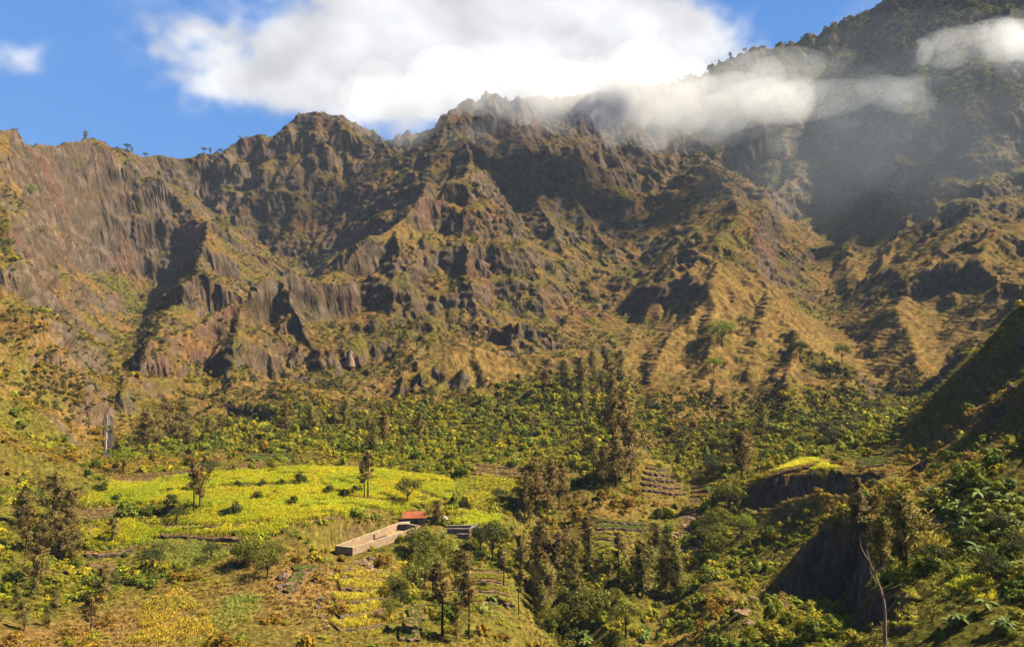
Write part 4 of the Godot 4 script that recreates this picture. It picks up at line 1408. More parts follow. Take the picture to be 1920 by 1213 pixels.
func grass_mesh(blades: int, width: float, lean: float, base: Color, tip: Color) -> ArrayMesh:   # about one metre tall
	var b := Buf.new()
	for k in blades:
		var a := rng.randf() * TAU
		var o := Vector3(cos(a), 0, sin(a))
		var root := o * rng.randf() * 0.3
		var h := rng.randf_range(0.55, 1.1)
		var side := Vector3(-o.z, 0, o.x).rotated(Vector3.UP, rng.randf_range(-0.6, 0.6)) * width
		var mid := root + o * lean * 0.35 * h + Vector3(0, h * 0.62, 0)
		var end := root + o * lean * rng.randf_range(0.7, 1.2) * h + Vector3(0, h * rng.randf_range(0.75, 1.0), 0)
		var g := (Vector3.UP + o * 0.5).normalized()
		var low := shade(base, 0.3)
		b.tri(root - side, root + side, mid + side * 0.8, g, g, g, low)
		b.tri(root - side, mid + side * 0.8, mid - side * 0.8, g, g, g, low)
		b.tri(mid - side * 0.8, mid + side * 0.8, end, g, g, g, shade(tip, 0.3))
	return b.mesh()

func scatter(called: String, mesh: Mesh, m: Material, where: Array[Transform3D], tints: PackedColorArray, label: String, category: String, parent: Node = self) -> void:
	if where.is_empty():
		return
	var mm := MultiMesh.new()
	mm.transform_format = MultiMesh.TRANSFORM_3D
	mm.use_colors = tints.size() > 0
	mm.mesh = mesh
	mm.instance_count = where.size()
	for i in where.size():
		mm.set_instance_transform(i, where[i])
		if tints.size() > 0:
			mm.set_instance_color(i, tints[i])
	var o := MultiMeshInstance3D.new()
	o.name = numbered(called) if parent == self else called
	o.multimesh = mm
	o.material_override = m
	tag(o, label, category, "", "stuff")
	parent.add_child(o, true)

func upright(at: Vector3, s: float, tall := 1.0) -> Transform3D:
	return Transform3D(Basis(Vector3.UP, rng.randf() * TAU).scaled(Vector3(s, s * tall, s)), at)

# ---------------------------------------------------------------- trees
func needle_tree(h: float, crown_from: float, wide: float, puffs: int, leaf_col: Color, bark: Color, droop: float, label: String) -> Node3D:
	var t := thing("casuarina_tree", Vector3.ZERO, label, "tree")
	var tb := Buf.new()
	var pts := PackedVector3Array()
	var rad := PackedFloat32Array()
	var sway := Vector3(rng.randf_range(-0.05, 0.05), 0, rng.randf_range(-0.05, 0.05)) * h
	for k in 7:
		var f := k / 6.0
		pts.append(Vector3(0, f * h * 0.97, 0) + sway * f * f + Vector3(sin(f * 7.0), 0, cos(f * 6.0)) * 0.008 * h * (1.0 if k > 0 else 0.0))
		rad.append(h * 0.018 * (1.0 - f * 0.86))
	tb.tube(pts, rad, 7, bark)
	part("trunk", tb.mesh(), wood, t)
	var cb := Buf.new()
	var lb := Buf.new()
	var boughs := PackedFloat32Array()
	for k in 7:
		boughs.append(rng.randf_range(0.45, 1.35))
	for k in puffs:
		var f := lerpf(crown_from, 1.0, pow((k + rng.randf()) / puffs, 0.85))
		var span := wide * (0.35 + 0.65 * sin(PI * clampf((f - crown_from) / (1.0 - crown_from) * 0.86 + 0.12, 0.0, 1.0))) * rng.randf_range(0.5, 1.15)
		var bough := rng.randi() % 7
		span *= boughs[bough]
		var a := TAU * (bough + rng.randf_range(-0.35, 0.35)) / 7.0 + f * 3.0
		var root := Vector3(0, f * h * 0.93, 0) + sway * f * f
		var end := root + Vector3(cos(a) * span, rng.randf_range(0.15, 0.7) * span, sin(a) * span)
		lb.tube(PackedVector3Array([root, (root + end) * 0.5 + Vector3(0, -0.08 * span, 0), end]), PackedFloat32Array([h * 0.006, h * 0.004, h * 0.0015]), 4, bark)
		for q in 60:
			var along := rng.randf_range(0.3, 1.1)
			var p := root.lerp(end, along) + ball() * span * 0.28
			var col := shade(leaf_col, 0.4)
			var dir := (Vector3(cos(a), 0, sin(a)) * 0.5 + ball() * 0.8 + Vector3(0, -droop, 0)).normalized()
			var s := rng.randf_range(0.013, 0.034) * h
			var w := dir.cross(ball()).normalized() * s * 0.3
			var g := (ball() * 0.6 + Vector3(cos(a), 0.7, sin(a))).normalized()
			cb.tri(p - w, p + w, p + dir * s * 1.6, g, g, g, col)
			cb.tri(p - dir * s * 0.7, p + w * 1.4, p - w * 0.6 + dir * s * 0.5, g, g, g, col)
	part("limbs", lb.mesh(), wood, t)
	part("crown", cb.mesh(), leaves, t)
	return t

func broad_tree(h: float, wide: float, count: int, leaf_col: Color, bark: Color, label: String) -> Node3D:
	var t := thing("broad_tree", Vector3.ZERO, label, "tree")
	var tb := Buf.new()
	tb.tube(PackedVector3Array([Vector3(0, -0.3, 0), Vector3(0.03 * h, 0.25 * h, 0), Vector3(0.0, 0.5 * h, 0.02 * h)]), PackedFloat32Array([0.035 * h, 0.026 * h, 0.014 * h]), 7, bark)
	part("trunk", tb.mesh(), wood, t)
	var lb := Buf.new()
	var cb := Buf.new()
	var tips := PackedVector3Array()
	for k in 11:
		var a := k * 2.4 + rng.randf()
		var r := wide * sqrt((k + 0.5) / 11.0) * 0.78
		var tip := Vector3(cos(a) * r, h * (0.86 - 0.38 * (r / wide) * (r / wide)) * rng.randf_range(0.85, 1.06), sin(a) * r)
		tips.append(tip)
		lb.tube(PackedVector3Array([Vector3(0.02 * h, 0.3 * h, 0), Vector3(tip.x * 0.5, tip.y * 0.72, tip.z * 0.5), tip]), PackedFloat32Array([0.014 * h, 0.008 * h, 0.003 * h]), 5, bark)
	part("limbs", lb.mesh(), wood, t)
	for k in count:
		var c := tips[rng.randi() % 11]
		var o := ball()
		o.y = o.y * 0.75 + 0.15
		tuft_leaf(cb, c + o * wide * rng.randf_range(0.24, 0.42), o.normalized(), h * rng.randf_range(0.016, 0.04), shade(leaf_col, 0.4))
	part("crown", cb.mesh(), leaves, t)
	return t

func bare_tree(h: float, label: String) -> Node3D:   # a dead pale trunk that leans, with a few broken boughs
	var t := thing("dead_tree", Vector3.ZERO, label, "tree")
	var bark := Color(0.17, 0.12, 0.085)
	var tb := Buf.new()
	var pts := PackedVector3Array()
	var rad := PackedFloat32Array()
	for k in 9:
		var f := k / 8.0
		pts.append(Vector3(-0.16 * h * f * f - 0.015 * h * sin(f * 9.0), f * h - 0.3, 0.02 * h * sin(f * 5.0)))
		rad.append(h * 0.019 * (1.0 - 0.8 * f))
	tb.tube(pts, rad, 8, bark)
	part("trunk", tb.mesh(), wood, t)
	for k in 6:
		var f := 0.45 + k * 0.1
		var root := pts[int(f * 8.0)]
		var a := k * 2.1
		var lb := Buf.new()
		var end := root + Vector3(cos(a) * 0.09, 0.12, sin(a) * 0.09) * h
		lb.tube(PackedVector3Array([root, root.lerp(end, 0.5) + Vector3(0, -0.01 * h, 0), end, end + Vector3(cos(a + 0.6) * 0.03, 0.07, sin(a) * 0.02) * h]), PackedFloat32Array([h * 0.006, h * 0.0045, h * 0.003, h * 0.001]), 5, bark)
		part("bough", lb.mesh(), wood, t)
	return t

func banana(h: float, blades: int, tint: Color, label: String) -> Node3D:
	var t := thing("banana_plant", Vector3.ZERO, label, "banana plant")
	var sb := Buf.new()
	sb.tube(PackedVector3Array([Vector3(0, -0.3, 0), Vector3(0.02, 0.25, 0.01) * h, Vector3(0.03, 0.5, 0.0) * h]), PackedFloat32Array([0.05 * h, 0.038 * h, 0.02 * h]), 7, Color(0.09, 0.085, 0.03))
	part("stem", sb.mesh(), wood, t)
	for k in blades:
		var a := k * 2.4 + rng.randf_range(-0.3, 0.3)
		var up := rng.randf_range(0.25, 1.25)
		if k == 0: up = 1.7
		var b := Buf.new()
		var o := Vector3(cos(a), 0, sin(a))
		var side := Vector3(-o.z, 0, o.x)
		var len_ := h * rng.randf_range(0.5, 0.72)
		var p := Vector3(0.03, 0.48, 0.0) * h
		var dir := (o + Vector3(0, up, 0)).normalized()
		var col := shade(tint, 0.3)
		var before := p
		var wb := 0.0
		for q in 7:
			var f := (q + 1) / 7.0
			dir = (dir + Vector3(0, -0.19, 0) + o * 0.05).normalized()
			p = before + dir * len_ / 7.0
			var w := len_ * 0.19 * sin(PI * clampf(f * 0.93 + 0.05, 0.0, 1.0)) + 0.02 * h * (1.0 - f)
			var sag := Vector3(0, 0.35, 0)
			var g := dir.cross(side).normalized()
			if g.y < 0.0: g = -g
			for s: float in [-1.0, 1.0]:
				var e0 := before + (side * s + sag * 0.6) * wb
				var e1 := p + (side * s + sag * 0.6) * w * rng.randf_range(0.94, 1.03)
				var gs := (g - side * s * 0.4).normalized()
				b.tri(before, e0, e1, gs, gs, gs, col)
				b.tri(before, e1, p, gs, gs, gs, col)
			before = p
			wb = w
		part("leaf", b.mesh(), big_leaf, t)
	return t

func rosette(label: String) -> Node3D:
	var t := thing("agave_plant", Vector3.ZERO, label, "agave plant")
	var b := Buf.new()
	for k in 26:
		var a := k * 2.4
		var up := 0.25 + 1.2 * k / 26.0
		var o := Vector3(cos(a), 0, sin(a))
		var side := Vector3(-o.z, 0, o.x) * 0.07
		var end := (o + Vector3(0, up, 0)).normalized() * rng.randf_range(0.8, 1.05)
		var mid := end * 0.45 + Vector3(0, -0.03, 0)
		var g := (Vector3.UP - o * up * 0.4).normalized()
		var col := shade(Color(0.17, 0.16, 0.012), 0.35)
		b.tri(-side * 0.7, side * 0.7, mid + side, g, g, g, col)
		b.tri(-side * 0.7, mid + side, mid - side, g, g, g, col)
		b.tri(mid - side, mid + side, end, g, g, g, col)
	part("leaves", b.mesh(), big_leaf, t)
	return t

func rock_mesh(rough: float, col: Color) -> ArrayMesh:
	var b := Buf.new()
	var f := FastNoiseLite.new()
	f.seed = rng.randi() % 1000
	f.frequency = 0.9
	var nu := 10
	var nv := 7
	var pts := []
	for j in nv + 1:
		var row := PackedVector3Array()
		for i in nu:
			var e := PI * j / nv
			var a := TAU * i / nu
			var d := Vector3(sin(e) * cos(a), cos(e), sin(e) * sin(a))
			row.append(d * (1.0 + rough * f.get_noise_3dv(d * 1.3) + 0.5 * rough * f.get_noise_3dv(d * 3.5)) * Vector3(1, 0.8, 0.9))
		pts.append(row)
	for j in nv:
		for i in nu:
			var a: Vector3 = pts[j][i]; var e: Vector3 = pts[j][(i + 1) % nu]; var g: Vector3 = pts[j + 1][(i + 1) % nu]; var h: Vector3 = pts[j + 1][i]
			for t in [[a, e, g], [a, g, h]]:
				var n: Vector3 = (t[2] - t[0]).cross(t[1] - t[0])
				if n.length() < 0.0001: continue
				n = n.normalized()
				if n.dot(t[0]) < 0.0: n = -n
				b.tri(t[0], t[1], t[2], n, n, n, shade(col, 0.15))
	return b.mesh()

var wood: StandardMaterial3D
var leaves: StandardMaterial3D
var big_leaf: StandardMaterial3D
var stone_m: StandardMaterial3D
var bush_big := []
var bush_small := []

# ---------------------------------------------------------------- crops and grass
func inside(poly: PackedVector2Array, p: Vector3) -> bool:
	return Geometry2D.is_point_in_polygon(Vector2(p.x, p.z), poly)

func field_outline(px: Array) -> PackedVector2Array:   # corners of a field, walked out on the ground
	var out := PackedVector2Array()
	for k in px.size() / 2:
		var p: Vector3 = hit(px[k * 2], px[k * 2 + 1])
		out.append(Vector2(p.x, p.z))
	return out

const FIELDS := [
	["bright yellow-green cane field, the largest, on the terrace behind the stone tank", [135, 948, 215, 905, 350, 893, 500, 882, 640, 880, 760, 886, 850, 900, 850, 940, 700, 960, 640, 978, 560, 992, 490, 1010, 300, 1006, 290, 992, 385, 958, 330, 945, 220, 946], 0.62, 1.7, 0],
	["narrow bright cane strip at the left below the brown terrace walls", [148, 984, 240, 976, 300, 1000, 275, 1021, 150, 1024], 0.62, 1.6, 0],
	["pale green cane plot below the long dark retaining wall", [272, 1018, 380, 1014, 440, 1042, 350, 1072, 290, 1052], 0.6, 1.4, 1],
	["small bright cane plot to the right of the rusty roofed house", [848, 962, 942, 970, 930, 984, 880, 994, 850, 986], 0.55, 1.8, 0],
	["yellow cane on the stepped terraces below the stone tank", [640, 1078, 752, 1064, 748, 1110, 738, 1160, 720, 1196, 638, 1200], 0.75, 1.3, 2],
	["green terrace rows behind the two slender bare trees in the gorge", [1098, 1004, 1192, 1006, 1186, 1058, 1090, 1060], 0.7, 1.2, 0],
	["bright triangular cane patch above the stone steps on the right", [1450, 888, 1505, 858, 1572, 888], 0.55, 1.7, 0],
	["dry yellow cane slope at the bottom left of the valley", [258, 1146, 325, 1108, 385, 1140, 410, 1212, 250, 1212], 0.7, 1.3, 2],
	["pale dry cane on the slope left of the stony knoll", [385, 1160, 430, 1120, 490, 1120, 470, 1165, 410, 1185], 0.75, 1.3, 1],
	["loose cane between the bushes right of the large field", [850, 900, 1000, 880, 985, 930, 900, 955, 850, 945], 1.1, 1.6, 0],
	["tall grass plot on the right slope beneath the banana grove", [1698, 1000, 1790, 985, 1800, 1030, 1720, 1040], 0.6, 1.0, 2],
	["tall green grass along the top of the bean rows", [1770, 1090, 1860, 1085, 1870, 1130, 1790, 1120], 0.55, 1.0, 0],
	["grassy terraces below the pair of thin dark trunks", [880, 1062, 935, 1068, 985, 1130, 960, 1190, 900, 1150], 0.8, 1.1, 1],
]
var outlines := []

func make_fields() -> void:
	var kinds := [[Color(0.16, 0.160, 0.010), Color(0.39, 0.365, 0.014)], [Color(0.14, 0.15, 0.022), Color(0.30, 0.31, 0.06)], [Color(0.24, 0.16, 0.022), Color(0.42, 0.31, 0.035)]]
	var meshes := []
	for k in kinds:
		meshes.append(grass_mesh(16, 0.035, 0.55, k[0], k[1]))
	for f in FIELDS:
		var poly := field_outline(f[1])
		outlines.append(poly)
		var lo := poly[0]
		var hi := poly[0]
		for q in poly:
			lo = lo.min(q)
			hi = hi.max(q)
		var where: Array[Transform3D] = []
		var tints := PackedColorArray()
		var z := lo.y
		while z < hi.y:
			var x := lo.x
			while x < hi.x:
				var p: Vector2 = Vector2(x, z) + Vector2(rng.randf_range(-0.5, 0.5), rng.randf_range(-0.5, 0.5)) * f[2]
				var gap := n1.get_noise_2d(p.x * 0.07, p.y * 0.11) + 0.25 * n1.get_noise_2d(p.x * 0.3, p.y * 0.3)
				if Geometry2D.is_point_in_polygon(p + Vector2(n1.get_noise_2d(p.x * 0.2, p.y * 0.2), n1.get_noise_2d(p.y * 0.2, p.x * 0.2)) * 2.0, poly) and gap > -0.30 and not on_terrace(p.x, p.y):
					where.append(upright(on_ground(p.x, -p.y) + Vector3(0, -0.1, 0), f[3] * rng.randf_range(0.75, 1.15) * 0.9, 1.0))
					var dry := clampf(0.5 + 1.2 * n1.get_noise_2d(p.x * 0.05 + 9.0, p.y * 0.05), 0.0, 1.0)
					tints.append(Color(0.75 + 0.42 * dry, 0.90 + 0.08 * dry, 0.9).lerp(Color(0.55, 0.66, 0.7), rng.randf() * 0.75))
				x += f[2]
			z += f[2]
		scatter("cane_field", meshes[f[4]], big_leaf, where, tints, f[0], "crop")
	lap("fields")

func in_field(x: float, z: float) -> bool:
	for poly in outlines:
		if Geometry2D.is_point_in_polygon(Vector2(x, z), poly):
			return true
	return false

func make_growth() -> void:
	# dry grass on the near ground
	var dry := grass_mesh(12, 0.05, 0.8, Color(0.15, 0.085, 0.022), Color(0.30, 0.195, 0.05))
	var where: Array[Transform3D] = []
	var tints := PackedColorArray()
	var tries := 0
	while where.size() < 42000 and tries < 160000:
		tries += 1
		var d := 45.0 + 330.0 * pow(rng.randf(), 0.8)
		var x := rng.randf_range(-0.84, 0.84) * d
		if n1.get_noise_2d(x * 0.03, d * 0.03) < -0.12 or in_field(x, -d) or on_terrace(x, -d) or steep(x, d) > rng.randf_range(0.8, 1.6): continue
		var g := greenness(x, d)
		var s := rng.randf_range(0.45, 1.0) * (0.75 + d / 500.0)
		where.append(upright(on_ground(x, d) + Vector3(0, -0.1, 0), s, 0.8))
		tints.append(Color(1, 1, 1).lerp(Color(0.55, 0.85, 0.4), clampf(g * 1.2 + rng.randf_range(-0.2, 0.5), 0.0, 1.0)))
	scatter("dry_grass", dry, big_leaf, where, tints, "dry straw-coloured grass covering the lower slopes", "grass")
	lap("grass")
	# scrub on the mountains
	where = []
	tints = PackedColorArray()
	tries = 0
	while where.size() < 40000 and tries < 220000:
		tries += 1
		var d := 300.0 + 850.0 * pow(rng.randf(), 0.9)
		var x := rng.randf_range(-0.8, 0.8) * d
		var p := on_ground(x, d)
		var high := smoothstep(120.0, 300.0, p.y) * (1.0 if x > 250.0 else 0.25)
		var want := 0.28 + 1.1 * n1.get_noise_2d(x * 0.016 + 70.0, d * 0.016) + greenness(x, d) + high
		if rng.randf() > want or steep(x, d) > rng.randf_range(0.9, 2.2): continue
		where.append(upright(p + Vector3(0, -0.2, 0), rng.randf_range(0.7, 2.0) * (1.0 + 0.5 * high), rng.randf_range(0.7, 1.3)))
		tints.append(Color(0.80, 0.62, 0.5).lerp(Color(0.55, 0.72, 0.5), clampf(rng.randf() + 0.5 * high, 0.0, 1.0)))
	scatter("scrub", bush_small[0], leaves, where, tints, "dark low scrub dotted over the mountain sides", "scrub")
	lap("scrub")
	# the wood on the high slopes at the right
	where = []
	tints = PackedColorArray()
	tries = 0
	while where.size() < 6000 and tries < 60000:
		tries += 1
		var d := rng.randf_range(760.0, 1230.0)
		var x := rng.randf_range(0.22, 0.84) * d
		var p := on_ground(x, d)
		if p.y < 250.0 + 60.0 * n1.get_noise_2d(x * 0.01, d * 0.01) + rng.randf() * 90.0: continue
		if n1.get_noise_2d(x * 0.02 + 3.0, d * 0.02) < -0.05 - 0.3 * smoothstep(300.0, 420.0, p.y): continue
		where.append(upright(p + Vector3(0, -0.5, 0), rng.randf_range(1.6, 3.6), rng.randf_range(1.0, 1.9)))
		tints.append(Color(0.36, 0.5, 0.38).lerp(Color(0.8, 0.8, 0.42), rng.randf()))
	scatter("forest", bush_small[1], leaves, where, tints, "dark wood covering the high slopes at the upper right", "forest")
	# bushes in the valley and on the near slopes: the largest ones singly
	var all := []
	tries = 0
	while all.size() < 11000 and tries < 110000:
		tries += 1
		var d := 55.0 + 400.0 * pow(rng.randf(), 0.75)
		var x := rng.randf_range(-0.8, 0.8) * d
		if in_field(x, -d) or on_terrace(x, -d) or steep(x, d) > rng.randf_range(0.75, 1.3): continue
		var g := greenness(x, d)
		if rng.randf() > g * 1.1 + 0.10 + 0.9 * n1.get_noise_2d(x * 0.035 + 20.0, d * 0.035): continue
		var p := on_ground(x, d)
		if near_building(p): continue
		var s := rng.randf_range(0.6, 1.5) * (1.0 + 1.4 * pow(rng.randf(), 5.0)) * (0.7 + 0.5 * clampf(d / 300.0, 0.0, 1.0))
		all.append([s / d, p, s, g])
	all.sort_custom(func(a, b): return a[0] > b[0])
	where = []
	tints = PackedColorArray()
	var single := 0
	var lots := [[], [], [], []]
	var hues := [[], [], [], []]
	var mats := [leaf_material(Color(0.86, 0.95, 0.8)), leaf_material(Color(0.62, 0.74, 0.62)), leaf_material(Color(1.0, 0.98, 0.75)), leaf_material(Color(0.95, 0.76, 0.68))]
	var words := ["mid green", "dark green", "yellow-green", "brownish"]
	for e in all:
		var p: Vector3 = e[1]
		var px := 960.0 + F * p.x / -p.z
		var py := 606.5 - F * p.y / -p.z
		var k := 3 if e[3] < 0.3 and rng.randf() < 0.7 else rng.randi() % 3
		if single < 280 and px > 10.0 and px < 1910.0 and py < 1225.0:
			single += 1
			var o := MeshInstance3D.new()
			o.name = numbered("bush")
			o.mesh = bush_big[rng.randi() % bush_big.size()]
			o.material_override = mats[k]
			o.transform = upright(p + Vector3(0, -0.25, 0), e[2], rng.randf_range(0.75, 1.15))
			var place := place_of(px, py)
			var build: String = "small" if e[2] < 1.0 else "mid-sized" if e[2] < 1.5 else "large"
			tag(o, "%s %s leafy bush %s" % [build, words[k], place], "bush", "%s bushes %s" % [words[k], place])
			add_child(o, true)
		else:
			var t: Transform3D = upright(p + Vector3(0, -0.2, 0), e[2] * rng.randf_range(0.6, 1.25), rng.randf_range(0.7, 1.35))
			t.basis = t.basis * Basis.from_scale(Vector3(rng.randf_range(0.75, 1.35), 1.0, rng.randf_range(0.75, 1.35)))
			var which := rng.randi() % 4
			lots[which].append(t)
			hues[which].append([Color(0.85, 0.95, 0.5), Color(0.42, 0.55, 0.36), Color(1.15, 1.02, 0.45), Color(0.9, 0.6, 0.4)][k])
	for k in 4:
		var list: Array[Transform3D] = []
		list.assign(lots[k])
		scatter("thicket", bush_small[k + 1], leaves, list, PackedColorArray(hues[k]), ["rounded mixed green bushes filling the valley floor and slopes", "low spreading green growth covering the valley floor and slopes", "tall upright green bushes filling the valley floor and slopes", "loose straggling green bushes filling the valley floor and slopes"][k], "thicket")
	lap("bushes")

func place_of(px: float, py: float) -> String:
	if px > 1560.0:
		if py > 1130.0: return "at the bottom right corner" if px > 1790.0 else "around the bean rows at the bottom right"
		if py > 1040.0: return "under the banana grove at the right edge" if px > 1790.0 else "at the foot of the dark headland cliff"
		if py > 940.0: return "inside the banana grove" if px > 1790.0 else "on the shoulder right of the headland"
		if py > 860.0: return "under the brown shoulder at the right edge" if px > 1740.0 else "on top of the headland"
		return "in the side valley at the right"
	if px > 1230.0:
		if py > 1120.0: return "on the gorge bottom left of the dead trunk"
		if py > 960.0: return "on the gorge side left of the headland cliff" if px > 1400.0 else "beside the stony stream stairway"
		return "below the bright triangular cane patch" if py > 890.0 and px > 1400.0 else "on the slope under the grassy pyramid"
	if px > 960.0:
		if py > 1110.0: return "at the bottom of the shaded gorge"
		if py > 1000.0: return "by the terrace rows above the shaded gorge"
		return "among the trees in the middle of the valley" if py > 860.0 else "on the green slope under the hummocks"
	if px > 560.0:
		if py > 1130.0: return "between the tall trunks and the yellow terraces" if px > 740.0 else "along the bottom edge under the yellow terraces"
		if py > 1040.0: return "in the tree belt below the tank" if px > 740.0 else "on the stony knoll under the tank"
		return "around the house" if py > 950.0 else "behind the cane field"
	if py > 1130.0: return "at the bottom left corner" if px < 260.0 else "around the dry yellow cane"
	if py > 1030.0: return "on the shaded slope at the left edge" if px < 260.0 else "on the brown hump left of the knoll"
	return "by the narrow cane strip at the left" if px < 260.0 else "along the front of the cane field"

var terraced := {}

func on_terrace(x: float, z: float) -> bool:
	return terraced.has(Vector2i(int(floor(x / 1.5)), int(floor(z / 1.5))))

func steep(x: float, d: float) -> float:
	return Vector2(ground(x + 2.0, d) - ground(x - 2.0, d), ground(x, d + 2.0) - ground(x, d - 2.0)).length() / 4.0

func near_building(p: Vector3) -> bool:
	for b in keep_clear:
		if Vector2(p.x - b.x, p.z - b.z).length() < b.y:
			return true
	return false
var keep_clear := []   # x, radius, z

func make_trees() -> void:
	var brown := Color(0.105, 0.072, 0.024)
	var olive := Color(0.105, 0.092, 0.022)
	var bark := Color(0.05, 0.036, 0.026)
	var proto := {}
	# px, py of the foot, height in px, kind, words
	for t in TREES:
		var kind: String = t[3]
		var foot: Vector3 = hit(t[0], t[1])
		if t[1] < 300: foot = crest(t[0]) + Vector3(0, -0.4, 0)
		var h: float = t[2] / F * -foot.z
		var o: Node3D
		if not proto.has(kind):
			match kind:
				"brown": o = needle_tree(10.0, 0.26, 2.3, 36, brown, bark, 0.2, t[4])
				"brown_wide": o = needle_tree(10.0, 0.2, 3.4, 46, brown.lerp(olive, 0.35), bark, 0.1, t[4])
				"olive": o = needle_tree(10.0, 0.12, 2.2, 50, olive, bark, 0.3, t[4])
				"tall": o = needle_tree(10.0, 0.5, 1.3, 22, brown, bark * 0.6, 0.2, t[4])
				"airy": o = needle_tree(10.0, 0.2, 2.7, 60, Color(0.13, 0.105, 0.025), bark, 0.0, t[4])
				"cone": o = needle_tree(10.0, 0.08, 2.0, 56, Color(0.085, 0.068, 0.026), bark, 0.3, t[4])
				"broad": o = broad_tree(10.0, 5.0, 1500, Color(0.095, 0.098, 0.014), bark, t[4])
				"bright": o = broad_tree(10.0, 6.0, 1500, Color(0.13, 0.16, 0.012), bark, t[4])
				"dark": o = broad_tree(10.0, 5.6, 1500, Color(0.036, 0.044, 0.012), bark, t[4])
				"dead": o = bare_tree(10.0, t[4])
			proto[kind] = o
		else:
			o = copy_of(proto[kind], t[4])
		o.position = foot + Vector3(0, -0.2, 0)
		o.rotation.y = rng.randf() * TAU if kind != "dead" else 0.0
		var w := rng.randf_range(0.85, 1.15)
		o.scale = Vector3(h / 10.0 * w, h / 10.0, h / 10.0 * w)
	for g in GROVES:
		for k in g[4]:
			var foot: Vector3 = hit(g[0] + rng.randfn() * g[2] * 0.6, g[1] + rng.randfn() * g[3] * 0.6)
			if in_field(foot.x, foot.z) or on_terrace(foot.x, foot.z): continue
			var o := copy_of(proto[g[5]], g[7], "trees " + g[7].substr(g[7].find(" ") + 1))
			var h: float = g[6] / F * -foot.z * rng.randf_range(0.6, 1.1)
			o.position = foot + Vector3(0, -0.2, 0)
			o.rotation.y = rng.randf() * TAU
			o.scale = Vector3(h / 10.0, h / 10.0, h / 10.0)
	lap("trees")

